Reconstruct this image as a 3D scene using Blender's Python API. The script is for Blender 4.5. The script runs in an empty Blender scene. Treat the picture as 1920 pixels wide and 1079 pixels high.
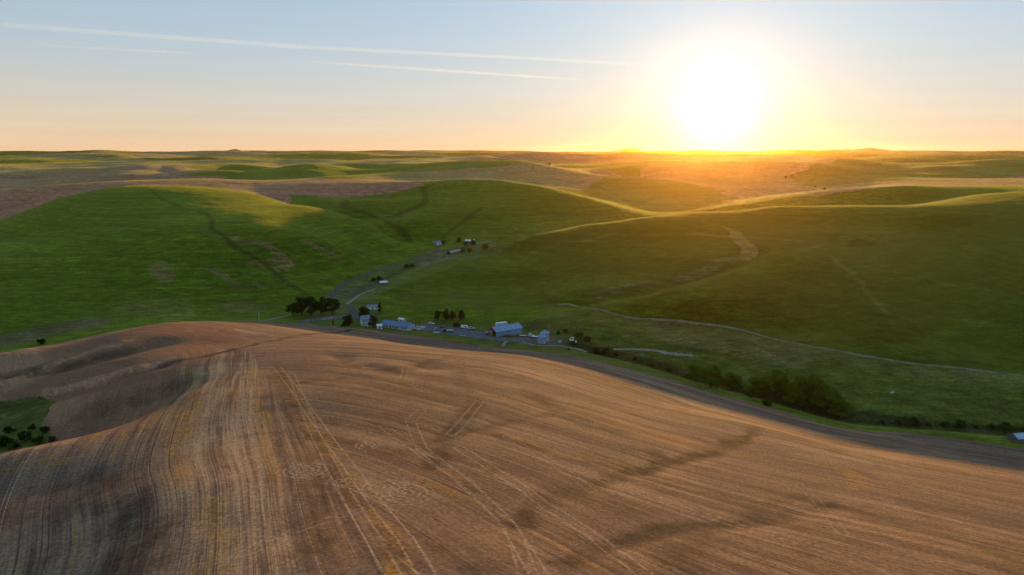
import bpy, bmesh, math, random
import numpy as np
from mathutils import Vector, Matrix

# ------------------------------------------------------------------ camera, sky, sun, exposure
scene = bpy.context.scene
FPX, HORIZON, CAM_Z = 1280.0, 283.0, 125.0
PITCH = math.atan((539.5 - HORIZON) / FPX)
cam_data = bpy.data.cameras.new('camera')
cam = bpy.data.objects.new('camera', cam_data)
scene.collection.objects.link(cam)
cam.location = (0, 0, CAM_Z)
cam.rotation_euler = (math.pi / 2 - PITCH, 0, 0)
cam_data.sensor_width = 36.0
cam_data.lens = 24.0
cam_data.clip_start = 0.5
cam_data.clip_end = 400000.0
scene.camera = cam

SUN_EL, SUN_AZ = math.radians(3.05), math.radians(16.25)      # azimuth clockwise from +Y
SUN_DIR = Vector((math.sin(SUN_AZ) * math.cos(SUN_EL), math.cos(SUN_AZ) * math.cos(SUN_EL), math.sin(SUN_EL)))

world = bpy.data.worlds.new('World')
scene.world = world
world.use_nodes = True
wt = world.node_tree
def wn(t, **kw):
    n = wt.nodes.new(t)
    for k, v in kw.items():
        setattr(n, k, v)
    return n
def wmath(op, a, b=None, c=None, clamp=False):
    n = wn('ShaderNodeMath', operation=op, use_clamp=clamp)
    for i, v in enumerate((a, b, c)):
        if v is None: continue
        if isinstance(v, (int, float)): n.inputs[i].default_value = v
        else: wt.links.new(v, n.inputs[i])
    return n.outputs[0]
def wmix(f, a, b, blend='MIX'):
    n = wn('ShaderNodeMix', data_type='RGBA', blend_type=blend)
    for i, v in ((0, f), (6, a), (7, b)):
        if isinstance(v, (int, float)): n.inputs[i].default_value = v
        elif isinstance(v, tuple): n.inputs[i].default_value = v
        else: wt.links.new(v, n.inputs[i])
    return n.outputs[2]
sky = wn('ShaderNodeTexSky', sky_type='NISHITA')
sky.sun_disc = False
sky.sun_elevation, sky.sun_rotation = SUN_EL, SUN_AZ
sky.altitude, sky.air_density, sky.dust_density, sky.ozone_density = 700, 1.0, 0.7, 2.0
gam = wn('ShaderNodeGamma'); gam.inputs[1].default_value = 0.34
wt.links.new(sky.outputs[0], gam.inputs[0])
base = wmix(1.0, gam.outputs[0], (SKY_TINT := (0.80, 1.10, 1.40, 1)), 'MULTIPLY')
geo = wn('ShaderNodeNewGeometry')
sep = wn('ShaderNodeSeparateXYZ')
nrm = wn('ShaderNodeVectorMath', operation='NORMALIZE')
tc = wn('ShaderNodeTexCoord')
wt.links.new(tc.outputs['Generated'], nrm.inputs[0])
wt.links.new(nrm.outputs[0], sep.inputs[0])
elev = wmath('MAXIMUM', sep.outputs[2], 0.0)
# dusty band along the whole horizon, thinning with elevation
band = wmath('POWER', 2.718, wmath('MULTIPLY', elev, -11.0))
# faint horizontal streaks of thin cloud low in the band
smap = wn('ShaderNodeMapping'); smap.inputs['Scale'].default_value = (1.6, 1.6, 34.0)
wt.links.new(nrm.outputs[0], smap.inputs[0])
snz = wn('ShaderNodeTexNoise'); snz.inputs['Scale'].default_value = 2.2; snz.inputs['Detail'].default_value = 4.0
wt.links.new(smap.outputs[0], snz.inputs[0])
streak = wmath('MULTIPLY_ADD', wmath('MULTIPLY', wmath('SUBTRACT', snz.outputs[0], 0.5), band), 0.22, 1.0)
bandf = wmath('MULTIPLY', band, 0.99)
col = wmix(bandf, base, (2.42, 1.68, 1.06, 1))
col = wmix(1.0, col, streak, 'MULTIPLY')
# forward-scattering aureole round the low sun
dot = wn('ShaderNodeVectorMath', operation='DOT_PRODUCT')
wt.links.new(nrm.outputs[0], dot.inputs[0]); dot.inputs[1].default_value = SUN_DIR
ang = wmath('ARCCOSINE', wmath('MINIMUM', dot.outputs['Value'], 0.999999))
def lobe(width, amp, power=1.0):
    return wmath('MULTIPLY', wmath('POWER', 2.718, wmath('MULTIPLY', wmath('POWER', wmath('DIVIDE', ang, width), power), -1.0)), amp)
a1 = wmix(1.0, (1, 0.93, 0.80, 1), lobe(0.034, 4.4, 1.05), 'MULTIPLY')
a2 = wmix(1.0, (1.0, 0.80, 0.55, 1), lobe(0.17, 0.38), 'MULTIPLY')
col = wmix(1.0, col, a1, 'ADD')
col = wmix(1.0, col, a2, 'ADD')
wbg = wt.nodes['Background']
wt.links.new(col, wbg.inputs[0])
wbg.inputs[1].default_value = 0.305
world.cycles.sampling_method = 'AUTOMATIC'

sun_data = bpy.data.lights.new('sun', 'SUN')
sun_data.energy = 5.0
sun_data.color = (1.0, 0.55, 0.14)
sun_data.angle = math.radians(0.55)
sun = bpy.data.objects.new('sun', sun_data)
scene.collection.objects.link(sun)
sun.rotation_euler = (-SUN_DIR).to_track_quat('-Z', 'Y').to_euler()
sun.location = (200, 700, 400)

vs = scene.view_settings
vs.view_transform = 'Standard'
vs.look = 'None'
vs.exposure = 0.35
vs.gamma = 1.0
vs.use_curve_mapping = False
scene.cycles.use_denoising = True
scene.cycles.denoising_prefilter = 'FAST'
scene.cycles.max_bounces = 5
scene.cycles.volume_bounces = 1
scene.cycles.transparent_max_bounces = 16
scene.cycles.sample_clamp_indirect = 6.0

# ------------------------------------------------------------------ small maths library
rng = np.random.RandomState(7)
random.seed(11)
_perm = rng.permutation(512).astype(np.int64)
_grad = np.stack([np.cos(np.arange(64) * math.tau / 64), np.sin(np.arange(64) * math.tau / 64)], 1)
def perlin(x, y, seed=0):
    xi, yi = np.floor(x).astype(np.int64), np.floor(y).astype(np.int64)
    fx, fy = x - xi, y - yi
    u, v = fx * fx * fx * (fx * (fx * 6 - 15) + 10), fy * fy * fy * (fy * (fy * 6 - 15) + 10)
    def g(ix, iy, dx, dy):
        h = _perm[(_perm[(ix + seed * 37) & 511] + iy + seed * 101) & 511] & 63
        return _grad[h, 0] * dx + _grad[h, 1] * dy
    a, b = g(xi, yi, fx, fy), g(xi + 1, yi, fx - 1, fy)
    c, d = g(xi, yi + 1, fx, fy - 1), g(xi + 1, yi + 1, fx - 1, fy - 1)
    return (a + u * (b - a)) * (1 - v) + (c + u * (d - c)) * v
def fbm(x, y, wl, octaves=3, seed=0, gain=0.5):
    s, amp = 0.0, 1.0
    for i in range(octaves):
        s = s + amp * perlin(x / wl + 13.7 * i, y / wl - 7.1 * i, seed + i)
        wl *= 0.5; amp *= gain
    return s
def sstep(a, b, x):
    t = np.clip((x - a) / (b - a), 0, 1)
    return t * t * (3 - 2 * t)

CP, SP = math.cos(PITCH), math.sin(PITCH)
def from_pixel(px, py, Y):
    """world point at forward distance Y along the line of sight through photo pixel (px, py)"""
    a, b = (px - 960.0) / FPX, (539.5 - py) / FPX
    fy, fz = CP + b * SP, -SP + b * CP
    return (a / fy * Y, Y, CAM_Z + fz / fy * Y)
def from_bearing(px, Y, z):
    s = (z - CAM_Z) / Y
    b = (s * CP + SP) / (CP - s * SP)
    return ((px - 960.0) / FPX / (CP + b * SP) * Y, Y, z)
# ------------------------------------------------------------------ terrain: surveyed spot heights joined by a thin-plate surface
SPOTS = [  # (column, row, forward distance in metres): points seen on the ground
 # stubble hill in front
 (960,1079,80),(500,1079,79),(250,1079,86),(0,1079,97),(1450,1079,88),(1920,1079,100),
 (960,990,99),(600,980,98),(300,960,107),(60,960,122),(1450,990,112),(1900,990,132),
 (960,900,125),(700,900,121),(500,900,119),(300,900,123),(120,905,135),(1250,900,137),(1500,900,152),(1700,900,168),(1900,905,186),
 (960,800,173),(800,800,167),(600,800,162),(430,800,164),(1150,800,186),(1300,800,203),(1420,800,219),(1560,830,232),(1750,850,240),(1900,865,245),
 (960,730,228),(800,730,216),(620,720,212),(480,720,212),(400,720,218),(1100,740,245),(1250,750,272),(1400,765,292),(1540,800,275),
 (960,690,280),(800,685,270),(640,675,265),(500,675,262),(400,680,262),(1080,700,300),(1180,710,318),
 (960,665,335),(850,658,335),(720,645,335),(600,640,325),(480,640,320),(380,645,312),
 (1600,797,296),(1480,765,318),(1350,730,345),(1250,702,372),(1160,680,392),(1070,662,412),(940,650,427),(800,632,442),(700,619,456),(640,611,466),(580,605,472),
 (1700,803,292),(1800,812,286),(1920,830,277),
 (500,603,450),(400,602,402),(300,607,372),(200,625,350),(100,648,332),(0,666,312),
 # gully on the left of the stubble hill
 (0,852,152),(130,826,166),(250,790,184),(320,752,204),
 (40,790,235),(0,820,222),(120,780,228),(230,756,228),(300,728,236),
 (0,748,258),(90,735,258),(160,716,262),(260,690,264),
 (0,700,288),(120,700,272),(190,690,272),(60,690,287),
 (0,686,300),(130,672,300),(220,648,308),(300,632,318),
 # valley floor with the farm
 (1018,643,436),(930,630,450),(850,622,458),(780,620,462),(740,618,463),(690,612,470),(600,600,480),(660,598,490),(650,578,518),(617,560,545),(650,530,600),(720,505,652),(800,480,716),(890,462,772),(820,456,795),
 (700,560,548),(760,530,598),(860,490,690),(930,470,735),
 (850,598,488),(940,600,483),(1080,640,440),(1150,655,425),(1300,690,390),(1400,712,360),(1500,740,336),(1620,765,314),(1750,785,302),(1900,795,297),
 (1660,780,305),(1550,770,316),
 (560,588,497),(480,596,487),(400,598,482),(300,600,476),(150,615,452),(0,640,430),
 # wheat hill on the left
 (300,348,1060),(400,353,1060),(500,365,1020),(200,353,1010),(100,376,940),(0,413,860),(600,388,900),(700,416,830),(780,456,765),(350,375,885),(450,378,900),(540,392,838),
 (300,400,790),(150,400,800),(420,402,770),(500,406,762),(570,420,765),(0,450,720),(350,425,705),(480,425,700),
 (300,450,665),(150,450,680),(450,450,655),(600,450,690),(300,530,562),(100,540,545),(500,530,572),(600,500,630),(0,540,545),(0,600,470),(200,580,500),(400,570,520),(700,470,722),
 # fallow field behind it
 (50,382,1150),(0,402,1080),(150,352,1230),(250,338,1400),(400,336,1450),(550,339,1430),(450,348,1290),(600,347,1270),(750,341,1290),(670,352,1230),(0,352,1450),(100,345,1420),
 (580,376,1040),(640,386,980),
 # wheat hill in the middle
 (860,337,1210),(800,344,1210),(930,338,1200),(1000,348,1150),(1100,371,1090),(1190,401,1020),(900,390,975),(830,450,800),(760,440,860),(1000,430,870),(740,372,1130),(720,402,985),(800,370,1080),(950,365,1080),(1060,420,930),(790,410,930),(680,375,1060),(960,460,790),(660,400,950),
 # wheat hill behind it
 (1180,333,1720),(1120,348,1650),(1260,343,1680),(1340,362,1600),(1230,397,1150),(1230,370,1420),(1370,378,1430),(1110,356,1560),
 # large wheat hill on the right
 (940,461,742),(1000,441,760),(1100,421,800),(1200,408,835),(1300,399,865),(1450,387,905),(1600,385,905),(1720,384,905),(1820,367,960),(1920,361,960),
 (720,545,570),(800,576,518),(900,570,524),(1050,572,518),(1180,595,482),(1300,607,462),(1500,646,402),(1700,682,366),(1920,704,346),
 (800,540,590),(850,510,640),(960,540,592),(960,500,650),(1000,470,705),(1100,500,635),(1100,450,725),(1250,450,728),(1250,520,588),(1300,490,628),(1390,480,622),(1280,522,566),(1100,555,520),(1180,540,540),
 (1500,480,598),(1450,420,790),(1600,420,785),(1500,560,476),(1400,540,505),(1300,570,482),(1700,450,672),(1700,550,482),(1700,620,408),(1900,450,640),(1900,540,480),(1900,620,400),(1550,500,560),(1780,410,770),(1600,600,430),
 (1300,640,425),(1150,615,455),(1500,690,366),(1700,730,335),(1900,745,322),
 (985,618,466),(1010,602,474),(1050,590,490),(1100,600,474),
 # fields beyond it
 (1500,376,1090),(1620,357,1130),(1700,350,1150),(1800,350,1190),(1920,350,1230),(1400,385,1060),
 (1600,352,1400),(1750,340,1520),(1920,336,1560),(1400,372,1300),(1500,362,1340),
 (1300,345,1850),(1450,350,1700),(1500,340,1900),(1400,320,2050),(1280,312,2200),(1500,318,2150),(1900,325,1900),(1750,328,1850),(1620,335,1780),
 (1640,299,2600),(1520,312,2350),(1720,300,2600),(1850,303,2600),
 (950,314,2000),(850,318,1950),(1100,323,1850),(680,332,1680),(750,327,1750),(1070,352,1500),(1000,330,1700),(1180,320,2050),(900,330,1650),
 (850,307,2600),(700,309,2600),(960,309,2700),(620,318,2300),(1050,305,2900),
 (450,309,2600),(560,318,2300),(380,318,2250),(300,311,2400),(250,322,2050),(100,325,2100),(0,338,1850),(50,318,2500),(500,330,1800),(650,330,1900),(300,328,1750),(180,336,1650),
]
HIDDEN = [  # (column, forward distance, height): ground behind crests
 (300,430,14),(400,442,13),(200,410,12),(100,392,10),(0,370,10),
 (0,180,33),(120,192,33),(230,204,36),(60,200,30),
 (300,1180,62),(400,1170,60),(150,1080,58),(500,1130,55),(600,980,50),(700,910,40),(60,960,42),
 (300,1560,56),(500,1560,56),(100,1600,55),
 (860,1400,60),(950,1380,55),(1050,1280,47),(1180,1120,34),
 (1180,2000,50),(1280,1900,48),
 (1000,830,24),(1100,880,26),(1200,930,28),(1300,970,30),(1450,1010,36),(1600,1020,41),(1720,1040,46),(1850,1080,58),
 (1750,1350,58),(1900,1380,60),(1600,1250,55),
 (950,2300,68),(1100,2250,64),(750,2150,62),(300,2800,72),(450,3000,75),(850,3000,75),(1640,3000,88),
]
PLAN = [(x, y, z) for x, y, z in (
 (0,30,74),(25,25,74),(-25,25,74),(0,55,73),(45,45,70),(-45,45,70),(70,30,66),(-70,30,64),
 (160,120,42),(-150,110,46),(230,200,18),(-260,200,28),(-330,260,24),(330,240,6),(420,330,16),(-420,380,14),
 (560,420,40),(760,560,60),(1000,800,75),(-520,520,30),(-800,700,52),(-1200,1000,60),(1500,1200,72),(-1800,1500,70),(2200,1700,80))]

pts = np.array([from_pixel(*s) for s in SPOTS] + [from_bearing(*h) for h in HIDDEN] + PLAN)
def warp(x, y):
    th = np.arctan2(x, y)
    lim = math.radians(60)
    th = np.where(np.abs(th) > lim, np.sign(th) * lim * (math.pi - np.abs(th)) / (math.pi - lim), th)
    return th, np.log(np.maximum(np.hypot(x, y), 24.0))
PT, PL = warp(pts[:, 0], pts[:, 1])
def tps_k(d2):
    return 0.5 * d2 * np.log(np.maximum(d2, 1e-12))
def tps_fit(t, l, v, lam=2e-5):
    n = len(t)
    K = tps_k((t[:, None] - t) ** 2 + (l[:, None] - l) ** 2) + np.eye(n) * lam
    Pm = np.stack([np.ones(n), t, l], 1)
    A = np.block([[K, Pm], [Pm.T, np.zeros((3, 3))]])
    return np.linalg.solve(A, np.concatenate([v, np.zeros(3)]))
TW = tps_fit(PT, PL, pts[:, 2])
def tps_eval(t, l):
    out = np.empty(t.shape)
    for i in range(t.shape[0]):
        d2 = (t[i][:, None] - PT) ** 2 + (l[i][:, None] - PL) ** 2
        out[i] = tps_k(d2) @ TW[:-3] + TW[-3] + TW[-2] * t[i] + TW[-1] * l[i]
    return out
# regular lattice in (bearing, log distance), read back with cubic interpolation
LT = np.radians(np.linspace(-60, 60, 301)); LL = np.linspace(math.log(24), math.log(4200), 300)
LAT = tps_eval(*np.meshgrid(LT, LL, indexing='ij'))
def lattice(t, l):
    fx = np.clip((t - LT[0]) / (LT[1] - LT[0]), 1, len(LT) - 3.001); fy = np.clip((l - LL[0]) / (LL[1] - LL[0]), 1, len(LL) - 3.001)
    ix, iy = fx.astype(int), fy.astype(int); ux, uy = fx - ix, fy - iy
    def w(u): return (-.5*u+u*u-.5*u**3, 1-2.5*u*u+1.5*u**3, .5*u+2*u*u-1.5*u**3, -.5*u*u+.5*u**3)
    wx, wy = w(ux), w(uy); s = 0.0
    for i in range(4):
        for j in range(4):
            s = s + wx[i] * wy[j] * LAT[ix + i - 1, iy + j - 1]
    return s
def far_hills(x, y):
    r = np.hypot(x, y)
    n = fbm(x + 300 * perlin(x / 900, y / 900, 31), y, 1500, 4, 40, 0.5)
    ridged = 1 - np.abs(perlin(x / 1900 + 5, y / 1200, 44)) * 2
    up = sstep(3600, 8200, r)
    return 72 + 46 * n + 30 * perlin(x / 620, y / 520, 47) + 14 * ridged + 32 * up - up * 20 * np.abs(n) - up * 12 * np.maximum(n, 0)
def polydist(x, y, line):
    """distance from points to a polyline in plan, and the running length along it"""
    best = np.full(x.shape, 1e9); along = np.zeros(x.shape); run = 0.0
    for (ax, ay), (bx, by) in zip(line[:-1], line[1:]):
        dx, dy = bx - ax, by - ay; L = math.hypot(dx, dy) + 1e-9
        t = np.clip(((x - ax) * dx + (y - ay) * dy) / (L * L), 0, 1)
        d = np.hypot(x - ax - t * dx, y - ay - t * dy)
        m = d < best
        best = np.where(m, d, best); along = np.where(m, run + t * L, along)
        run += L
    return best, along
CARVE = []      # (polyline in plan, depth, half width)
def near_box(x, y, line, pad):
    a = np.array(line)
    return (x > a[:, 0].min() - pad) & (x < a[:, 0].max() + pad) & (y > a[:, 1].min() - pad) & (y < a[:, 1].max() + pad)
def height(x, y, fine=True):
    x = np.asarray(x, float); y = np.asarray(y, float)
    r = np.hypot(x, y); t, l = warp(x, y)
    z = lattice(t, np.minimum(l, LL[-4]))
    z = np.where(r < 60, 73.5 + (z - 73.5) * sstep(6, 60, r), z)
    w = sstep(2300, 3300, r + 250 * perlin(x / 800, y / 800, 3))
    z = z * (1 - w) + far_hills(x, y) * w
    mid = sstep(900, 1600, r) * (1 - w)
    z = z + mid * (4.0 * fbm(x, y, 420, 3, 60) + 24.0 * sstep(1500, 2200, r) * fbm(x, y, 640, 3, 63))
    if fine:
        z = z + sstep(50, 200, r) * ((0.5 * fbm(x, y, 90, 2, 70) + 1.0 * perlin(x / 170, y / 130, 72)) * sstep(420, 650, r) * (1 - sstep(1000, 1500, r)) + 0.35 * fbm(x, y, 34, 2, 75))
    for line, depth, wid in CARVE:
        m = near_box(x, y, line, wid * 3)
        if m.any():
            d, _ = polydist(x[m], y[m], line)
            zz = z[m]; zz -= depth * np.exp(-(d / wid) ** 2); z[m] = zz
    return z
def H(x, y):
    return float(height(np.array([x]), np.array([y]))[0])
_RR = np.exp(np.linspace(math.log(45), math.log(9000), 2600))
def P(px, py, rmin=0.0):
    """first point of the ground seen through photo pixel (px, py), optionally beyond rmin"""
    x1, _, z1 = from_pixel(px, py, 1.0); k = math.hypot(x1, 1.0)
    Y = _RR / k
    zr = CAM_Z + (z1 - CAM_Z) * Y
    zt = height(x1 * Y, Y)
    i = np.where((zt >= zr) & (_RR > rmin))[0]
    i = int(i[0]) if len(i) else len(_RR) - 1
    if i > 0 and zt[i-1] < zr[i-1] and _RR[i-1] > rmin:
        a = (zr[i-1] - zt[i-1]) / ((zr[i-1] - zt[i-1]) + (zt[i] - zr[i]) + 1e-9)
        y = Y[i-1] + a * (Y[i] - Y[i-1])
    else:
        y = Y[i]
    return (x1 * y, y)
def PP(*uv, rmin=0.0):
    return [P(u, v, rmin) for u, v in uv]
def Q(px, Y, z=40.0):
    return from_bearing(px, Y, z)[:2]
# ------------------------------------------------------------------ material helpers
class Mat:
    def __init__(self, name):
        self.m = bpy.data.materials.new(name); self.m.use_nodes = True
        self.t = self.m.node_tree
        self.b = self.t.nodes['Principled BSDF']
        self.b.inputs['Specular IOR Level'].default_value = 0.15
        self.b.inputs['Roughness'].default_value = 0.9
    def n(self, typ, **kw):
        n = self.t.nodes.new(typ)
        for k, v in kw.items(): setattr(n, k, v)
        return n
    def put(self, sock, v):
        if v is None: return
        if hasattr(v, 'links') and hasattr(v, 'is_output'): self.t.links.new(v, sock)
        else:
            if isinstance(v, tuple) and len(v) == 3 and len(sock.default_value) == 4: v = v + (1.0,)
            sock.default_value = v
    def math(self, op, a, b=None, c=None, clamp=False):
        n = self.n('ShaderNodeMath', operation=op, use_clamp=clamp)
        for i, v in enumerate((a, b, c)): self.put(n.inputs[i], v)
        return n.outputs[0]
    def mix(self, f, a, b, blend='MIX'):
        n = self.n('ShaderNodeMix', data_type='RGBA', blend_type=blend)
        self.put(n.inputs[0], f); self.put(n.inputs[6], a); self.put(n.inputs[7], b)
        return n.outputs[2]
    def attr(self, name, out='Color'):
        return self.n('ShaderNodeAttribute', attribute_name=name).outputs[out]
    def sep(self, v):
        n = self.n('ShaderNodeSeparateXYZ'); self.put(n.inputs[0], v); return n.outputs
    def pos(self):
        return self.n('ShaderNodeNewGeometry').outputs['Position']
    def noise(self, vec, scale, detail=2.0, rough=0.5, stretch=None):
        if stretch:
            mp = self.n('ShaderNodeMapping'); mp.inputs['Scale'].default_value = stretch
            self.t.links.new(vec, mp.inputs[0]); vec = mp.outputs[0]
        n = self.n('ShaderNodeTexNoise')
        n.inputs['Scale'].default_value = scale; n.inputs['Detail'].default_value = detail; n.inputs['Roughness'].default_value = rough
        self.t.links.new(vec, n.inputs[0])
        return n.outputs[0]
    def range(self, v, a, b, lo=0.0, hi=1.0):
        n = self.n('ShaderNodeMapRange'); n.interpolation_type = 'SMOOTHSTEP'
        self.put(n.inputs[0], v)
        for i, x in zip((1, 2, 3, 4), (a, b, lo, hi)): n.inputs[i].default_value = x
        return n.outputs[0]
    def bump(self, h, strength=0.5, dist=0.2):
        n = self.n('ShaderNodeBump'); n.inputs['Strength'].default_value = strength; n.inputs['Distance'].default_value = dist
        self.put(n.inputs['Height'], h); self.t.links.new(n.outputs[0], self.b.inputs['Normal'])
    def color(self, c): self.put(self.b.inputs['Base Color'], c)
def plain(name, rgb, rough=0.6, var=0.15, scale=1.5, metal=0.0, spec=0.3):
    m = Mat(name); p = m.n('ShaderNodeTexCoord').outputs['Object']
    f = m.range(m.noise(p, scale, 4), 0.3, 0.7, 1 - var, 1 + var)
    m.color(m.mix(1.0, rgb, f, 'MULTIPLY'))
    m.b.inputs['Roughness'].default_value = rough; m.b.inputs['Metallic'].default_value = metal
    m.b.inputs['Specular IOR Level'].default_value = spec
    return m.m

# ------------------------------------------------------------------ drainage lines worked into the ground
CARVE += [
 (PP((225,336),(300,318),(400,330)), -13, 110), (PP((560,327),(640,317),(760,314),(860,312),(950,315)), -12, 140), (PP((350,324),(450,315),(560,322)), -11, 120), (PP((660,337),(850,323),(950,318),(1100,325)), -9, 120), (PP((1520,318),(1640,304),(1760,307),(1900,310)), -15, 150), (PP((1250,321),(1340,311),(1450,316)), -12, 140), (PP((0,331),(120,324),(220,328)), -12, 110),
 (PP((0,706),(120,690),(230,662),(300,642)), 2.2, 7.0), (PP((120,732),(230,704),(300,684)), 1.8, 6.0), (PP((0,722),(130,672),(220,646)), -1.6, 4.5), (PP((90,735),(160,718),(260,690)), -1.6, 4.0), (PP((160,775),(240,757),(310,735)), 2.5, 7.0),
 (PP((1040,740),(1010,770),(900,800),(830,815),(800,870)), 0.5, 6.0),
 (PP((1430,800),(1340,850),(1180,890),(1050,930),(960,985)), 0.35, 4.0),
 (PP((1560,950),(1400,985),(1250,1000),(1130,1030)), 0.3, 3.0),
 (PP((640,668),(700,690),(760,700),(800,690)), 1.0, 6.0),
 ([Q(520,1090,50), Q(600,985,45), Q(680,915,40), Q(740,865,32), Q(790,815,26)], 11.0, 38.0),
 (PP((800,352),(797,375),(785,390),(745,405),(720,425),(770,450)), 3.0, 14.0),
 (PP((1410,470),(1385,488),(1300,515),(1200,540),(1100,556)), 7.0, 17.0),
 (PP((1080,650),(1160,668),(1260,695),(1360,722),(1480,755),(1600,785),(1700,793),(1800,800),(1915,808)), 2.4, 6.0),
 (PP((650,560),(700,535),(760,505),(820,485),(880,468)), 1.6, 7.0),
 (PP((1500,590),(1540,520),(1600,450)), 8, 32.0),
 (PP((1850,620),(1800,510),(1760,420)), 9.0, 40.0),
]

# ------------------------------------------------------------------ ground mesh
th = np.concatenate([-np.radians(np.geomspace(180, 44.6, 46)), np.radians(np.linspace(-44, 44, 1000)), np.radians(np.geomspace(44.6, 180, 46))])
rr = [0.6, 3, 8, 14, 20, 26, 32, 38, 44, 50, 55]
r = 58.0
while r < 9300:
    rr.append(r); r += min(4.4e-5 * r * r, (0.005 if r < 450 else 0.0062 if r < 2600 else 0.009) * r)
rr = np.array(rr)
TT, RR = np.meshgrid(th, rr, indexing='ij')
GX, GY = RR * np.sin(TT), RR * np.cos(TT)
GZ = height(GX.ravel(), GY.ravel()).reshape(GX.shape)
GZ[0] = GZ[-1]
nt_, nr_ = GX.shape
vx, vy, vz = GX.ravel(), GY.ravel(), GZ.ravel()
vr = RR.ravel()

def inside(x, y, poly):
    a = np.array(poly); res = np.zeros(x.shape, bool)
    m = near_box(x, y, poly, 1.0); xs, ys = x[m], y[m]; c = np.zeros(xs.shape, bool)
    for (x0, y0), (x1, y1) in zip(a, np.roll(a, -1, 0)):
        if y0 == y1: continue
        cond = (y0 > ys) != (y1 > ys)
        c ^= cond & (xs < (x1 - x0) * (ys - y0) / (y1 - y0) + x0)
    res[m] = c
    return res
def soft_line(x, y, line, wid, fall=None):
    out = np.zeros(x.shape); fall = fall or wid
    m = near_box(x, y, line, wid + fall * 3)
    if m.any():
        d, _ = polydist(x[m], y[m], line); out[m] = 1 - sstep(wid, wid + fall, d)
    return out

# edge of the stubble field: a closed plan outline
EDGE = PP((1920,840),(1800,823),(1700,811),(1620,806),(1560,800),(1480,775),(1350,740),(1250,710),(1160,687),(1070,667),(1000,658),(940,651),(870,643),(800,633),(740,624),(700,620),(640,612),(580,606),(500,603))
EDGE += [Q(440,448,13), Q(400,440,13), Q(300,428,14), Q(200,405,13), Q(100,388,12), Q(0,366,11), (-420,330), (-700,250), (-900,-100), (-900,-900), (900,-900), (900,-100), (520,180), (330,236)]
wob = 1.2 * perlin(vx / 14, vy / 14, 5)
stub = inside(vx + wob, vy + wob, EDGE)
patch = inside(vx + 4 * wob, vy + 4 * wob, PP((-60,765),(0,751),(40,745),(85,738),(92,752),(80,790),(100,830),(40,842),(-60,860)))
stub &= ~patch

# ---- crops beyond the stubble
GREEN, OLIVE, FALLOW, TAN, DRY, SOIL, DARKG = (.059,.090,.003), (.085,.090,.014), (.31,.100,.085), (.235,.145,.072), (.165,.150,.055), (.20,.105,.05), (.045,.085,.008)
crop = np.empty((len(vx), 3)); crop[:] = GREEN
wx = vx + 0.010 * vr * perlin(vx / 60, vy / 60, 8); wy = vy + 0.010 * vr * perlin(vx / 60, vy / 60, 9)
def paint(poly, c, f=1.0):
    m = inside(wx, wy, poly); crop[m] = crop[m] * (1 - f) + np.array(c) * f
def stroke(line, wid, c, f=1.0, fall=None):
    w = soft_line(wx, wy, line, wid, fall)[:, None] * f; crop[:] = crop * (1 - w) + np.array(c) * w
# far patchwork
far = vr > 1550
cx, cy = wx / 620 + 0.35 * perlin(vx / 500, vy / 500, 15), wy / 780 + 0.35 * perlin(vx / 500, vy / 500, 16)
best = np.full(vx.shape, 9e9); cid = np.zeros(vx.shape, int)
ix, iy = np.floor(cx).astype(int), np.floor(cy).astype(int)
for i in (-1, 0, 1):
    for j in (-1, 0, 1):
        h = _perm[(_perm[(ix + i) & 511] + iy + j) & 511]; h2 = _perm[(h + 77) & 511]
        d = (ix + i + h / 512 - cx) ** 2 + (iy + j + h2 / 512 - cy) ** 2
        m = d < best; best = np.where(m, d, best); cid = np.where(m, h, cid)
PAL = np.array([(.07,.115,.012), (.22,.11,.075), (.26,.165,.085), (.09,.125,.016), (.24,.11,.09), (.045,.075,.010), (.24,.145,.085), (.045,.08,.010)])
crop[far] = PAL[cid % 8][far]
paint([Q(-200,1450), Q(-200,1120), P(0,413), Q(60,925), Q(140,1000), Q(220,1060), Q(300,1095), Q(400,1095), Q(480,1065), Q(540,1040)] + PP((545,365),(640,371),(700,366),(800,347),(740,337),(600,335),(400,333),(250,334),(150,344),(0,351)), FALLOW)
paint(PP((0,350),(0,330),(120,322),(220,316),(300,309),(400,318),(430,327),(350,330),(250,334),(150,343)), (.25,.11,.09))
paint(PP((330,330),(450,322),(560,330),(640,334),(500,332),(400,331)), GREEN)
paint(PP((350,312),(450,306),(560,314),(700,307),(860,305),(960,309),(900,315),(760,322),(650,332),(560,328),(430,322)), DARKG)
paint(PP((655,337),(700,328),(850,318),(950,312),(1100,318),(1230,330),(1150,345),(1090,357),(1060,352),(900,336),(800,343),(740,336)), TAN)
paint(PP((1200,331),(1260,305),(1400,306),(1500,312),(1495,325),(1480,334),(1512,350),(1400,357),(1330,355)), (.24,.155,.07))
paint(PP((1515,351),(1480,332),(1510,318),(1560,305),(1640,297),(1760,299),(1920,303),(1920,330),(1700,337),(1600,345)), (.085,.105,.022))
paint(PP((1540,358),(1620,347),(1720,338),(1920,328),(1920,351),(1850,348),(1720,347)), FALLOW)
paint(PP((1350,382),(1500,369),(1600,359),(1700,349),(1730,345),(1640,348),(1500,360),(1380,371)), TAN)
paint(PP((1240,402),(1300,395),(1420,384),(1480,378),(1380,378),(1300,385),(1220,392)), OLIVE)
paint(PP((1100,352),(1180,331),(1280,343),(1390,372),(1300,386),(1200,396),(1140,372)), (.075,.11,.016))
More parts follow.
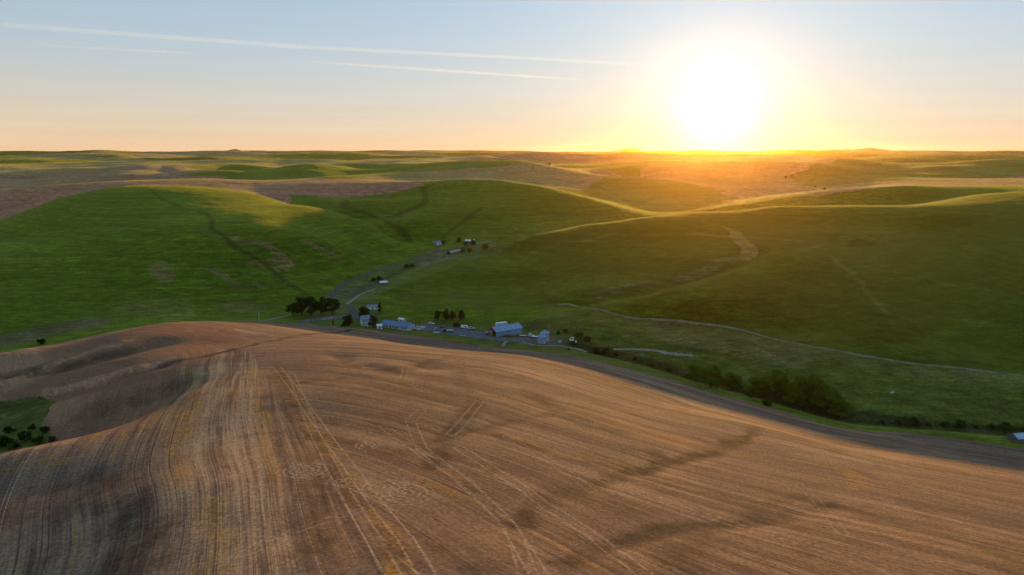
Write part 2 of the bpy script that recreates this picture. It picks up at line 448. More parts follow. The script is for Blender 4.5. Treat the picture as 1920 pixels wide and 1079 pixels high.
# right-hand hill: its shade is put into the crop colour, deeper towards lower right
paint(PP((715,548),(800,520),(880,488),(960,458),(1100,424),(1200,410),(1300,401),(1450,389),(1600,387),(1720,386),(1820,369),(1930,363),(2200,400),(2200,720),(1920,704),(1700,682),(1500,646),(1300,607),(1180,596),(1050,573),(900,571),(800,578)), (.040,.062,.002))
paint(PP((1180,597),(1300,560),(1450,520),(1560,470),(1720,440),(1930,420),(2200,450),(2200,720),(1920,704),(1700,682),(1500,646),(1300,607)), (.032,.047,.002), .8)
# valley floor, terrace meadow, banks
paint(PP((985,612),(1050,574),(1180,596),(1300,608),(1500,647),(1700,684),(1920,706),(1920,790),(1700,792),(1600,780),(1500,752),(1350,715),(1200,680),(1080,652)), (.062,.078,.012))
paint(PP((1180,597),(1300,610),(1500,650),(1560,668),(1480,690),(1380,672),(1250,640)), (.092,.086,.026))
paint(PP((1500,648),(1700,686),(1920,708),(1920,730),(1750,712),(1600,690)), (.085,.085,.022))
paint(PP((560,607),(600,570),(640,535),(720,505),(800,480),(900,458),(950,462),(860,492),(780,525),(720,550),(700,575),(720,600),(800,605),(900,610),(1000,600),(1080,640),(1160,665),(1230,690),(1160,681),(940,650),(800,632)), (.062,.078,.018))
paint(PP((1352,424),(1382,434),(1408,453),(1422,473),(1404,489),(1376,488),(1386,466),(1372,445)), (.19,.145,.045), .95)
for ln, w, f in ((((1385,485),(1330,505),(1240,530),(1120,552)), 4, .5), (((1000,474),(1090,452),(1160,440)), 3, .25), (((1310,440),(1420,446),(1500,452)), 5, .3), (((1500,470),(1600,440),(1660,452)), 5, .25), (((1560,480),(1640,560),(1660,590)), 1.5, .3)):
    stroke(PP(*ln), w, DRY, f, w)
stroke(PP((1920,828),(1800,811),(1700,800),(1620,796),(1560,790),(1480,764),(1350,730),(1250,702),(1160,680),(1070,662)), 5, (.075,.088,.018), .8, 5)
# bare spots, wheel marks and fence lines on the wheat hills
for ln, w, f in ((((440,446),(495,458),(522,478),(548,500)), 2.6, .75), (((508,488),(535,502)), 3, .6), (((470,492),(520,508)), 2.0, .6), (((565,452),(610,470),(632,480)), 2.4, .7), (((395,500),(420,515),(442,536)), 2.0, .5), (((296,500),(306,520)), 5, .5), (((478,534),(492,538)), 2, .6), (((725,402),(750,400),(775,395)), 5, .5), (((255,580),(300,575),(330,590)), 10, .3), (((440,575),(470,580)), 7, .35)):
    stroke(PP(*ln), w, SOIL, f, w * 1.3)
for ln, w, f in ((((290,352),(300,370),(340,388),(385,400),(402,430),(440,460),(500,500),(575,552)), 1.3, .7), (((300,402),(385,402),(470,401),(555,402)), 1.2, .5), (((830,447),(862,420),(903,391)), 1.4, .75), (((903,391),(1000,397),(1100,401),(1200,403)), 1.2, .55), (((800,352),(797,375),(787,388),(745,402),(715,398)), 2.5, .8), (((640,375),(650,388),(690,402),(740,425),(770,447)), 2.5, .7), (((1560,560),(1620,575),(1660,600)), .8, .4), (((740,545),(790,553),(850,556),(960,572)), 2.0, .6), (((1100,556),(1180,542),(1260,525)), 2.0, .5), (((1000,612),(1050,600),(1100,592)), 2.0, .5), (((870,560),(980,548)), 1.5, .4)):
    stroke(PP(*ln), w * 1.35, (.020,.030,.005), min(1, f * 1.15), w * 1.5)
for ln, w, f in ((((850,446),(1000,436),(1080,432)), 1.0, .3), (((960,425),(985,445)), 1.2, .3), (((1010,418),(1035,432)), 1.2, .3), (((450,400),(520,420),(560,432)), 1.0, .2)):
    stroke(PP(*ln), w, DRY, f, w)
stroke([Q(-150,405,6), Q(0,425,4), Q(60,440,4), Q(110,452,4), Q(160,462,4)], 11, (.10,.062,.045), .9, 10)
stroke(PP((120,642),(90,650)), 4, (.02,.02,.012), .9, 4)
# creek banks and rough wet ground
for ln, w, c, f in ((((1080,650),(1160,668),(1260,695),(1360,722),(1480,755),(1600,785),(1700,795),(1800,800),(1915,806)), 3.0, (.022,.026,.010), .85), (((650,560),(700,535),(760,505),(820,485),(880,468)), 7, (.060,.060,.030), .5), (((640,552),(670,540),(700,532)), 7, (.075,.066,.050), .6), (((800,496),(830,478)), 8, (.10,.09,.07), .6), (((980,625),(1040,618),(1080,612)), 5, (.05,.055,.016), .5)):
    stroke(PP(*ln), w, c, f, w * 1.2)
crop *= (1 + 0.22 * np.clip(fbm(vx, vy, 120, 3, 80), -1, 1) * (vr < 2600))[:, None]
crop[patch] = np.array((.044,.052,.013)) * (1 + .9 * fbm(vx[patch], vy[patch], 14, 3, 95))[:, None]

# ---- stubble: drill-row flow and stains
def rbf_line(lines):
    px_, py_, val = [], [], []
    for u, ln in lines:
        q = PP(*ln)
        for (ax, ay), (bx, by) in zip(q[:-1], q[1:]):
            for s in (0, .5): px_.append(ax + (bx - ax) * s); py_.append(ay + (by - ay) * s); val.append(u)
        px_.append(q[-1][0]); py_.append(q[-1][1]); val.append(u)
    px_, py_, val = map(np.array, (px_, py_, val)); n = len(val)
    def k(d2): return d2 * np.log(np.maximum(d2, 1e-9))
    Pm = np.stack([np.ones(n), px_ / 100, py_ / 100], 1)
    K = k(((px_[:, None] - px_) ** 2 + (py_[:, None] - py_) ** 2) / 1e4) + np.eye(n) * .2
    S = np.linalg.solve(np.block([[K, Pm], [Pm.T, np.zeros((3, 3))]]), np.concatenate([val, np.zeros(3)]))
    def f(x, y):
        out = np.empty(x.shape)
        for i in range(0, len(x), 20000):
            s = slice(i, i + 20000)
            out[s] = k(((x[s, None] - px_) ** 2 + (y[s, None] - py_) ** 2) / 1e4) @ S[:-3] + S[-3] + S[-2] * x[s] / 100 + S[-1] * y[s] / 100
        return out
    return f
flow_r = rbf_line([(0, ((640,612),(800,633),(940,651),(1070,663),(1250,703),(1400,747),(1560,793),(1700,804),(1920,832))),
 (42, ((480,640),(640,640),(800,655),(1000,672),(1200,720),(1400,785),(1560,830),(1700,838),(1920,880))),
 (92, ((560,676),(700,683),(860,710),(1100,770),(1350,850),(1600,885),(1920,960))),
 (142, ((600,735),(720,752),(850,790),(1050,850),(1300,930),(1600,1000),(1920,1079))),
 (190, ((640,820),(850,890),(1000,960),(1150,1040),(1210,1079)))])
flow_l = rbf_line([(0, ((480,660),(500,800),(515,950),(525,1079))), (9, ((455,672),(440,800),(452,950),(470,1079))), (18, ((415,680),(380,800),(395,950),(410,1079))),
 (30, ((360,690),(325,760),(320,860),(345,960),(330,1079))), (52, ((330,740),(230,810),(150,900),(190,1000),(170,1079))), (80, ((250,690),(130,720),(0,760))), (-9, ((520,690),(560,800),(600,900),(640,1000),(670,1079))), (-17, ((545,700),(620,840),(690,960),(760,1079)))])
si = np.where(stub & (vy > 40) & (np.abs(TT.ravel()) < math.radians(50)))[0]
sx, sy = vx[si], vy[si]
fu_r, fu_l = flow_r(sx, sy), flow_l(sx, sy)
bl = np.array(PP((380,640),(470,660),(500,700),(540,760),(590,840),(650,930),(720,1020),(770,1079)))   # border of the two workings
bx_at = np.interp(sy, bl[::-1, 1], bl[::-1, 0])
left = 1 - sstep(-1.5, 1.5, sx - bx_at + 1.0 * perlin(sx / 6, sy / 6, 21))
left = np.where(sy > bl[0, 1], 0, left)
FU = np.where(left > .5, fu_l, fu_r); FV = np.where(left > .5, sy, sx * .85 - sy * .53)
damp, weed, rut, pale = (np.zeros(len(sx)) for _ in range(4))
jx, jy = sx + 3.2 * fbm(sx, sy, 11, 3, 25), sy + 3.2 * fbm(sx, sy, 11, 3, 27)
def sl(px, w, fall=None): return soft_line(jx, jy, PP(*px), w, fall)
for ln, w, f in ((((895,760),(862,790),(838,820),(815,850),(800,880)), 1.6, .75), (((1430,803),(1380,830),(1340,850),(1250,870),(1180,890),(1100,915),(1050,930),(1000,955),(955,985)), 1.4, .8),
   (((1560,950),(1480,968),(1400,985),(1320,985),(1250,1000),(1190,1010),(1120,1035),(1050,1060)), 1.3, .7), (((640,670),(665,690),(700,695),(760,690),(820,675)), 1.6, .6), (((540,720),(620,712),(690,705)), 1.5, .5),
   (((1060,770),(960,790),(880,810),(790,840),(750,850)), 1.5, .55), (((1000,735),(1060,780),(1110,800),(1160,810)), 2.2, .5), (((520,690),(560,780),(600,840),(640,900),(690,960),(740,1040)), 1.2, .5),
   (((1600,960),(1750,1000),(1920,1060)), 1.6, .4), (((1100,880),(1250,910),(1400,940)), 1.0, .3), (((640,760),(740,800),(840,860),(930,930)), 2.2, .35), (((860,700),(880,740),(900,770)), 1.6, .4),
   (((800,980),(850,1030),(900,1079)), 2.5, .45), (((180,900),(240,940),(255,1000),(250,1060)), 3.0, .55), (((40,960),(100,930),(160,940)), 4.0, .5), (((300,690),(390,668),(470,648),(560,630),(660,618)), 1.2, .9), (((0,706),(120,690),(230,662)), 3.5, .6), (((180,772),(240,757),(310,735)), 4.5, .45), (((870,800),(930,815),(1000,840)), 1.3, .6), (((838,815),(780,800),(720,775)), 1.2, .5), (((1250,870),(1210,840),(1150,815)), 1.2, .5), (((1400,985),(1440,950),(1500,930)), 1.2, .5), (((1180,890),(1120,870),(1060,860)), 1.0, .45), (((1320,1000),(1280,1040),(1260,1079)), 1.3, .5), (((600,900),(590,960),(600,1030)), 1.6, .5), (((60,760),(180,730)), 2, .3)):
    damp = np.maximum(damp, np.minimum(1, 1.25 * f) * sl(ln, w * .5, w * 2.4) * np.clip(.80 + 1.0 * fbm(sx, sy, 13, 3, 91), .25, 1))
tone = inside(sx + 9 * fbm(sx, sy, 30, 2, 97), sy + 9 * fbm(sx, sy, 30, 2, 98), PP((505,690),(700,690),(900,740),(860,800),(900,880),(960,980),(1000,1079),(560,1079),(540,900)))
damp = np.maximum(damp, .30 * tone * np.clip(.7 + fbm(sx, sy, 25, 3, 99), 0, 1))
for ln, w, f in ((((530,700),(560,760),(600,820),(640,880),(680,940),(720,1000),(770,1079)), .7, .9), (((505,690),(545,745),(565,780)), .8, .6), (((340,690),(365,720),(362,760),(345,800),(330,860),(335,900)), 1.0, .8), (((470,690),(490,760),(500,830),(515,900)), .8, .8), (((400,940),(400,1010),(405,1079)), 1.1, .7),
   (((330,760),(310,830)), 1.0, .5), (((1100,850),(1180,880),(1260,900)), .9, .5), (((730,710),(790,730),(840,745)), .9, .6), (((950,750),(1050,790),(1150,820)), .9, .5), (((1540,870),(1580,880),(1620,905),(1590,915)), 1.2, .8), (((1380,830),(1410,825)), 1.4, .6), (((1650,990),(1720,1010)), 1.0, .5), (((1820,1030),(1920,1060)), 1.2, .6), (((30,880),(60,870),(110,865)), 1.5, .6)):
    weed = np.maximum(weed, f * sl(ln, w, w * 1.8))
def wheel(px, gauge, w, f):
    d, _ = polydist(sx, sy, PP(*px)); return f * (1 - sstep(w, w * 2.2, np.abs(d - gauge)))
for ln, g, f in ((((520,690),(600,800),(680,910),(760,1010),(800,1079)), 1.2, .8), (((545,700),(585,800),(640,910),(700,1010),(735,1079)), 1.1, .6), (((900,752),(870,790),(845,815)), 1.2, .7), (((790,770),(770,790),(790,840),(840,880),(950,980),(1010,1079)), 1.3, .6),
   (((860,840),(1000,930),(1120,1010),(1210,1079)), 1.2, .7), (((720,800),(870,900),(960,990),(990,1079)), 1.2, .5), (((1130,900),(1300,960),(1480,1010),(1600,1050),(1660,1079)), 1.2, .6), (((950,820),(1040,870),(1110,920)), 1.0, .4), (((1500,910),(1540,950),(1580,1000)), 1.0, .4), (((760,690),(755,710),(800,735)), 1.0, .5),
   (((470,660),(600,641),(750,640),(850,650),(940,650),(950,642)), .9, .6), (((200,640),(300,625),(420,620),(560,622)), 1.0, .5), (((90,735),(160,718),(260,692),(300,680)), .8, .7), (((0,722),(60,700),(130,675)), .8, .5), (((540,1000),(700,950),(740,920)), .8, .35)):
    rut = np.maximum(rut, wheel(ln, g, .12, f * .65))
for (cpx, cpy, rad) in ((572,882,5.5), (690,835,3.6), (720,915,5.0), (760,925,6.0), (640,905,3.0)):     # headland turns
    qx, qy = P(cpx, cpy); d = np.hypot(sx - qx, (sy - qy) * .8)
    m = d < rad; rut = np.where(m, np.maximum(rut, .5 * (np.sin(d * 5.2) > .55) * (1 - sstep(rad * .8, rad, d))), rut)
for ln, w, f in ((((0,660),(40,680),(20,710)), 6, .9), (((90,735),(160,718),(260,690),(320,672)), 1.2, 1.0), (((0,722),(60,700),(130,673),(220,646)), 1.2, .9), (((130,826),(0,853)), 2, .8), (((100,650),(200,627),(300,609)), 1.0, .8), (((60,775),(150,765),(240,750)), 5, .5), (((420,690),(430,760),(430,850),(440,950),(455,1079)), 4.5, .95), (((1180,700),(1300,760),(1400,800)), 6, .35), (((640,640),(900,660),(1060,680)), 5, .35), (((1480,850),(1600,850),(1800,855)), 5, .35)):
    pale = np.maximum(pale, f * sl(ln, w, w * 2))

# ------------------------------------------------------------------ split the sheet into fields and link it
idx = np.arange(nt_ * nr_).reshape(nt_, nr_)
quads = np.stack([idx[:-1, :-1], idx[1:, :-1], idx[1:, 1:], idx[:-1, 1:]], -1)[..., ::-1].reshape(-1, 4)
qc = quads[:, 0]
is_stub = stub[qc]; is_far = (~is_stub) & (vr[qc] > 2600)
def sheet(name, mask, mat, attrs):
    q = quads[mask]; used, inv = np.unique(q, return_inverse=True); inv = inv.reshape(-1, 4)
    me = bpy.data.meshes.new(name)
    me.vertices.add(len(used)); me.vertices.foreach_set('co', np.stack([vx[used], vy[used], vz[used]], 1).astype(np.float32).ravel())
    me.loops.add(inv.size); me.loops.foreach_set('vertex_index', inv.astype(np.int32).ravel())
    me.polygons.add(len(inv)); me.polygons.foreach_set('loop_start', (np.arange(len(inv)) * 4).astype(np.int32))
    me.polygons.foreach_set('use_smooth', np.ones(len(inv), bool))
    me.update(calc_edges=True); me.validate()
    for an, arr in attrs.items():
        a = me.attributes.new(an, 'FLOAT_COLOR', 'POINT')
        full = np.ones((len(used), 4), np.float32); src = arr[used]; full[:, :src.shape[1]] = src
        a.data.foreach_set('color', full.ravel())
    me.materials.append(mat)
    o = bpy.data.objects.new(name, me); scene.collection.objects.link(o); o['kind'] = 'structure'
    return o
flow = np.zeros((len(vx), 3), np.float32); stain = np.zeros((len(vx), 4), np.float32)
flow[:, 0] = vx * .7 + vy * .7; flow[:, 1] = vx * .7 - vy * .7
flow[si, 0], flow[si, 1] = FU, FV
fold = inside(sx + 3 * perlin(sx / 12, sy / 12, 33), sy, PP((-40,860),(0,854),(130,828),(250,792),(330,745),(330,700),(400,660),(470,640),(420,606),(300,610),(200,628),(100,650),(0,668),(-60,690)))
rows = np.where(fold, .30, 1.0); stain_rows = np.ones(len(vx), np.float32); stain_rows[si] = rows; flow[:, 2] = stain_rows
stain[si] = np.stack([damp, weed, rut, pale], 1)

# stubble material
m = Mat('stubble'); fl = m.attr('flow', 'Vector'); st = m.attr('stain'); ss = m.sep(st); pl = m.attr('stain', 'Alpha'); ps = m.pos()
rowk = m.sep(fl)[2]
wide = m.noise(fl, 1.0, 4, .6, (.10, .006, 0)); band = m.noise(fl, 1.0, 4, .62, (.42, .012, 0)); fine = m.noise(fl, 1.0, 3, .65, (1.5, .03, 0))
clod = m.noise(ps, 1.5, 4, .7); big = m.noise(ps, .02, 4, .6); mid_ = m.noise(ps, .14, 4, .65)
f1 = m.math('ADD', m.math('MULTIPLY', wide, .36), m.math('MULTIPLY', band, .36)); f1 = m.math('ADD', f1, m.math('MULTIPLY', fine, .28))
f1 = m.math('ADD', f1, m.math('MULTIPLY', m.math('SUBTRACT', mid_, .5), .22))
f1 = m.math('MULTIPLY_ADD', m.math('SUBTRACT', f1, .5), rowk, .5)
straw = m.range(f1, .40, .62)
c = m.mix(straw, (.118,.066,.045), (.370,.218,.122))
c = m.mix(m.math('MULTIPLY', rowk, m.range(m.noise(fl, 1.0, 4, .6, (.22, .008, 0)), .56, .68, 0, .65)), c, (.40,.19,.045))
c = m.mix(m.range(big, .38, .62, .0, .50), c, (.165,.100,.072))
c = m.mix(m.range(mid_, .52, .70, 0, .30), c, (.115,.070,.045))
c = m.mix(m.math('MULTIPLY', pl, m.range(f1, .40, .60, .10, .85)), c, (.42,.275,.16))
c = m.mix(m.math('MULTIPLY', rowk, m.range(m.noise(fl, 1.0, 4, .6, (.075, .007, 0)), .32, .46, .55, 0)), c, (.105,.058,.032))
c = m.mix(m.math('SUBTRACT', 1.0, rowk), c, m.mix(1.0, c, (1.22,.94,.78), 'MULTIPLY'))
thin = m.math('MULTIPLY', rowk, m.range(m.noise(fl, 1.0, 2, .5, (.9, .004, 0)), .63, .70, 0, .8))
c = m.mix(thin, c, (.085,.050,.032))
thin2 = m.math('MULTIPLY', rowk, m.range(m.noise(fl, 1.0, 2, .5, (1.1, .005, 7)), .64, .72, 0, .6))
c = m.mix(thin2, c, (.48,.33,.20))
c = m.mix(m.math('MULTIPLY', ss[1], m.math('MULTIPLY', m.range(m.noise(ps, .55, 3, .6), .38, .62, .2, .9), m.range(fine, .40, .60, .25, 1))), c, (.40,.195,.022))
c = m.mix(m.math('MULTIPLY', ss[0], m.range(m.noise(ps, .35, 4, .65), .25, .6, .45, 1)), c, (.055,.032,.021))
c = m.mix(m.math('MULTIPLY', ss[2], m.range(clod, .3, .55)), c, (.46,.33,.21))
c = m.mix(1.0, c, m.range(clod, .28, .72, .60, 1.40), 'MULTIPLY'); m.color(c)
hgt = m.math('ADD', m.math('MULTIPLY', clod, .6), m.math('MULTIPLY', rowk, m.math('ADD', m.math('MULTIPLY', fine, .4), m.math('MULTIPLY', band, .6))))
m.bump(hgt, .5, .35); m.b.inputs['Roughness'].default_value = 1.0; m.b.inputs['Specular IOR Level'].default_value = .05
M_STUB = m.m
# crop material
def crop_mat(name, s):
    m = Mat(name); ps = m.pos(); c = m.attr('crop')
    a = m.noise(ps, .10 * s, 4, .6, (1, 1, 2.5)); b = m.noise(ps, .6 * s, 3, .6); d = m.noise(ps, .018 * s, 3, .55)
    c = m.mix(1.0, c, m.range(a, .3, .7, .72, 1.30), 'MULTIPLY'); c = m.mix(1.0, c, m.range(b, .3, .7, .62, 1.40), 'MULTIPLY'); c = m.mix(1.0, c, m.range(m.noise(ps, .30 * s, 3, .65, (.28, 1, 1)), .3, .7, .68, 1.34), 'MULTIPLY')
    c = m.mix(m.range(d, .45, .7, 0, .30), c, m.mix(1.0, c, (1.5, 1.12, .9), 'MULTIPLY'))
    cv = m.noise(ps, 1.0, 3, .6, (.010 * s, .010 * s, .75 * s)); c = m.mix(1.0, c, m.range(cv, .32, .68, .74, 1.28), 'MULTIPLY')
    e = m.noise(ps, .05 * s, 4, .6, (.22, 1, 1)); c = m.mix(m.range(e, .54, .70, 0, .55), c, m.mix(1.0, c, (1.65, 1.40, 1.3), 'MULTIPLY')); c = m.mix(m.range(e, .30, .44, .45, 0), c, m.mix(1.0, c, (.62, .66, .6), 'MULTIPLY')); m.color(c)
    m.bump(m.math('ADD', m.math('MULTIPLY', a, 1.2), m.math('MULTIPLY', b, .5)), .8, .8 / s)
    m.b.inputs['Roughness'].default_value = 1.0; m.b.inputs['Specular IOR Level'].default_value = .05
    m.b.inputs['Sheen Weight'].default_value = .2; m.b.inputs['Sheen Roughness'].default_value = .45; m.b.inputs['Sheen Tint'].default_value = (.8, .8, .1, 1)
    return m.m
sheet('stubble_field', is_stub, M_STUB, {'flow': flow, 'stain': stain})
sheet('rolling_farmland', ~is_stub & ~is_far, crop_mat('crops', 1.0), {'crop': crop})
sheet('distant_hills', is_far, crop_mat('distant_crops', .12), {'crop': crop})
del idx, quads
# ------------------------------------------------------------------ object helpers
def link(name, me, parent=None):
    o = bpy.data.objects.new(name, me); scene.collection.objects.link(o)
    if parent is not None: o.parent = parent
    return o
def tag(o, label, cat, group=None):
    o['label'] = label; o['category'] = cat
    if group: o['group'] = group
    return o
def thing(name, label, cat, loc, rz=0.0, group=None, scale=1.0):
    o = link(name, None); o.location = loc; o.rotation_euler = (0, 0, rz); o.scale = (scale,) * 3
    return tag(o, label, cat, group)
class Shape:
    def __init__(self): self.v, self.f = [], []
    def add(self, verts, faces):
        k = len(self.v); self.v += [tuple(p) for p in verts]; self.f += [tuple(i + k for i in f) for f in faces]; return self
    def box(self, x0, x1, y0, y1, z0, z1):
        return self.add([(x0,y0,z0),(x1,y0,z0),(x1,y1,z0),(x0,y1,z0),(x0,y0,z1),(x1,y0,z1),(x1,y1,z1),(x0,y1,z1)],
                        [(3,2,1,0),(4,5,6,7),(0,1,5,4),(1,2,6,5),(2,3,7,6),(3,0,4,7)])
    def prism(self, profile, y0, y1):          # profile in (x, z), run along y
        n = len(profile); a = [(x, y0, z) for x, z in profile] + [(x, y1, z) for x, z in profile]
        fs = [tuple(range(n))[::-1], tuple(range(n, 2 * n))] + [(i, (i + 1) % n, n + (i + 1) % n, n + i) for i in range(n)]
        return self.add(a, fs)
    def lathe(self, prof, n=24, cx=0, cy=0):   # prof: (radius, z)
        vs, fs = [], []
        for r_, z_ in prof:
            vs += [(cx + r_ * math.cos(math.tau * k / n), cy + r_ * math.sin(math.tau * k / n), z_) for k in range(n)]
        for i in range(len(prof) - 1):
            fs += [(i*n+k, i*n+(k+1) % n, (i+1)*n+(k+1) % n, (i+1)*n+k) for k in range(n)]
        fs += [tuple(range(n))[::-1], tuple(range((len(prof)-1)*n, len(prof)*n))]
        return self.add(vs, fs)
    def tube(self, path, radii, n=6):
        vs, fs = [], []
        for i, (p, r_) in enumerate(zip(path, radii)):
            p = Vector(p); d = (Vector(path[min(i+1, len(path)-1)]) - Vector(path[max(i-1, 0)])).normalized()
            u = d.orthogonal().normalized(); w = d.cross(u)
            vs += [p + r_ * (math.cos(math.tau*k/n) * u + math.sin(math.tau*k/n) * w) for k in range(n)]
        for i in range(len(path) - 1):
            fs += [(i*n+k, i*n+(k+1) % n, (i+1)*n+(k+1) % n, (i+1)*n+k) for k in range(n)]
        fs += [tuple(range(n))[::-1], tuple(range((len(path)-1)*n, len(path)*n))]
        return self.add(vs, fs)
    def build(self, name, mat, parent=None, smooth=False, bevel=0.0):
        me = bpy.data.meshes.new(name); me.from_pydata(self.v, [], self.f); me.materials.append(mat)
        bm = bmesh.new(); bm.from_mesh(me); bmesh.ops.recalc_face_normals(bm, faces=bm.faces)
        if bevel: bmesh.ops.bevel(bm, geom=bm.edges, offset=bevel, segments=2, affect='EDGES')
        bm.to_mesh(me); bm.free()
        if smooth: me.polygons.foreach_set('use_smooth', [True] * len(me.polygons))
        return link(name, me, parent)
def copy_tree(o, parent=None):
    c = o.copy(); scene.collection.objects.link(c); c.parent = parent
    for ch in list(o.children): copy_tree(ch, c)
    return c
def at(px, py, dz=0.0):
    x, y = P(px, py); return (x, y, H(x, y) + dz)

# ------------------------------------------------------------------ roads, lanes and yards draped on the ground
def spline(pts, step):
    p = [Vector(q) for q in pts]; p = [2 * p[0] - p[1]] + p + [2 * p[-1] - p[-2]]; out = []
    for i in range(1, len(p) - 2):
        n = max(2, int((p[i+1] - p[i]).length / step))
        for k in range(n):
            t = k / n
            out.append(.5 * ((2*p[i]) + (-p[i-1]+p[i+1])*t + (2*p[i-1]-5*p[i]+4*p[i+1]-p[i+2])*t*t + (-p[i-1]+3*p[i]-3*p[i+1]+p[i+2])*t**3))
    out.append(p[-2]); return out
def strip(name, pts, width, mat, lift=.16, step=1.5, ragged=.18):
    c = spline(pts, step); L, n = [], len(c)
    for i in range(n):
        d = (c[min(i+1, n-1)] - c[max(i-1, 0)]).normalized(); w = width * (1 + ragged * float(perlin(np.array([i * step / 5]), np.array([width]), 3)[0]))
        nn = Vector((-d.y, d.x))
        L.append([c[i] + nn * w * s for s in (-.5, -.25, 0, .25, .5)])
    xy = np.array([[(q.x, q.y) for q in row] for row in L]); z = height(xy[..., 0].ravel(), xy[..., 1].ravel()).reshape(n, 5)
    z += lift - np.array([.14, .02, 0, .02, .14]) * min(1, lift / .16)
    vs = [(xy[i, k, 0], xy[i, k, 1], z[i, k]) for i in range(n) for k in range(5)]
    fs = [(i*5+k, (i+1)*5+k, (i+1)*5+k+1, i*5+k+1) for i in range(n-1) for k in range(4)]
    me = bpy.data.meshes.new(name); me.from_pydata(vs, [], fs); me.materials.append(mat)
    me.polygons.foreach_set('use_smooth', [True] * len(me.polygons))
    o = link(name, me); o['kind'] = 'structure'; return o
def area(name, outline, mat, lift=.12, step=1.6):
    a = np.array([(q.x, q.y) for q in spline(outline + [outline[0]], 4.0)])
    gx, gy = np.meshgrid(np.arange(a[:,0].min() - 2, a[:,0].max() + 2, step), np.arange(a[:,1].min() - 2, a[:,1].max() + 2, step), indexing='ij')
    w = .8 * perlin(gx / 5, gy / 5, 6)
    m = inside((gx + w).ravel(), (gy + w).ravel(), a).reshape(gx.shape); z = height(gx.ravel(), gy.ravel()).reshape(gx.shape) + lift
    id_ = np.arange(gx.size).reshape(gx.shape); ok = m[:-1,:-1] & m[1:,:-1] & m[1:,1:] & m[:-1,1:]
    q = np.stack([id_[:-1,:-1], id_[1:,:-1], id_[1:,1:], id_[:-1,1:]], -1)[ok]
    used, inv = np.unique(q, return_inverse=True); v = np.stack([gx.ravel(), gy.ravel(), z.ravel()], 1)[used]
    me = bpy.data.meshes.new(name); me.from_pydata(v.tolist(), [], inv.reshape(-1, 4).tolist()); me.materials.append(mat)
    me.polygons.foreach_set('use_smooth', [True] * len(me.polygons))
    o = link(name, me); o['kind'] = 'structure'; return o
def dirt(name, a, b, scale=.35):
    m = Mat(name); ps = m.pos(); n1 = m.noise(ps, scale, 4, .6); n2 = m.noise(ps, 2.2, 3, .6)
    c = m.mix(m.range(n1, .35, .65), a, b); m.color(m.mix(1.0, c, m.range(n2, .3, .7, .8, 1.2), 'MULTIPLY')); m.bump(n2, .4, .08); return m.m
M_ROAD = dirt('road_surface', (.078,.062,.046), (.125,.100,.074)); M_GRAVEL = dirt('gravel', (.10,.092,.098), (.165,.15,.15)); M_PALE = dirt('pale_dirt', (.22,.175,.125), (.33,.27,.20))
M_TRACK = dirt('dry_track', (.13,.108,.048), (.25,.195,.115), .12); M_TRACK2 = dirt('grassy_track', (.07,.08,.02), (.15,.13,.06), .12); M_LAWN = dirt('lawn', (.075,.125,.014), (.095,.150,.018)); M_ROUGH = dirt('rough_grass', (.10,.105,.03), (.17,.15,.06))
strip('valley_road', PP((935,452),(905,457),(870,464),(840,470),(815,475),(790,481),(760,491),(720,503),(690,513),(660,525),(640,535),(628,547),(617,560),(611,570)), 4.6, M_ROAD)
strip('valley_road', PP((648,572),(657,577),(663,585),(668,592),(669,600)), 5.5, M_ROAD)
strip('creek_lane', PP((705,541),(690,547),(672,555),(658,565),(650,571)), 3.6, M_PALE)
strip('farm_lane', PP((562,603),(590,600),(620,596),(650,592),(668,590)), 7.0, M_GRAVEL, .14)
strip('hill_track', PP((487,602),(510,598),(535,593),(548,590)), 3.0, M_PALE)
strip('side_lane', PP((815,476),(819,468),(824,460)), 3.5, M_ROAD, .13)
area('loading_ground', PP((597,599),(612,595),(628,594),(626,599),(606,602)), M_PALE, .26)
area('loading_ground', PP((574,602),(590,598),(591,601),(578,604)), M_PALE, .26)
area('house_lawn', PP((582,607),(600,603),(620,601),(645,600),(660,602),(655,610),(625,611),(600,611)), M_LAWN, .15)
area('gravel_yard', PP((778,611),(800,607),(830,611),(880,618),(916,624),(925,632),(960,633),(1000,632),(1040,634),(1062,640),(1050,646),(1012,648),(978,643),(940,642),(880,634),(820,625),(785,620)), M_GRAVEL, .14)
area('grass_island', PP((978,640),(1000,637),(1030,637),(1047,640),(1035,644),(1008,645)), M_ROUGH, .30)
area('concrete_pad', PP((779,616),(792,612),(800,616),(783,621)), plain('concrete', (.42,.40,.36), .9), .30, .8)
strip('gate_track', PP((948,641),(944,645),(940,651)), 1.1, M_PALE, .26, ragged=.05)
strip('gate_track', PP((951,641),(947,645),(943,651)), 1.1, M_PALE, .26, ragged=.05)
strip('lower_lane', PP((980,643),(1010,648),(1050,649),(1080,655),(1100,661)), 2.2, M_PALE, .22)
strip('meadow_path', PP((1150,655),(1190,655),(1230,658),(1262,664),(1300,667)), 3.0, M_PALE)
area('bare_ground', PP((1235,661),(1270,661),(1300,666),(1275,669),(1245,666)), M_PALE, .2)
area('bare_ground', PP((1180,664),(1205,663),(1212,667),(1190,668)), M_TRACK, .2)
strip('terrace_track', PP((868,569),(900,571),(930,574),(970,574),(1005,572),(1045,571)), 1.1, M_TRACK2, .2, ragged=.5)
strip('terrace_track', PP((1045,571),(1075,573),(1120,580),(1180,596),(1300,606),(1400,622),(1500,646),(1600,664),(1700,681),(1800,691),(1920,705),(2020,716)), 3.2, M_TRACK, .2, ragged=.6)
area('bright_gravel', PP((833,473),(850,469),(863,467),(864,471),(845,476)), dirt('limestone', (.30,.25,.22), (.42,.36,.33)), .22)
strip('side_lane', PP((890,457),(915,454),(930,455)), 2.6, M_PALE, .13)

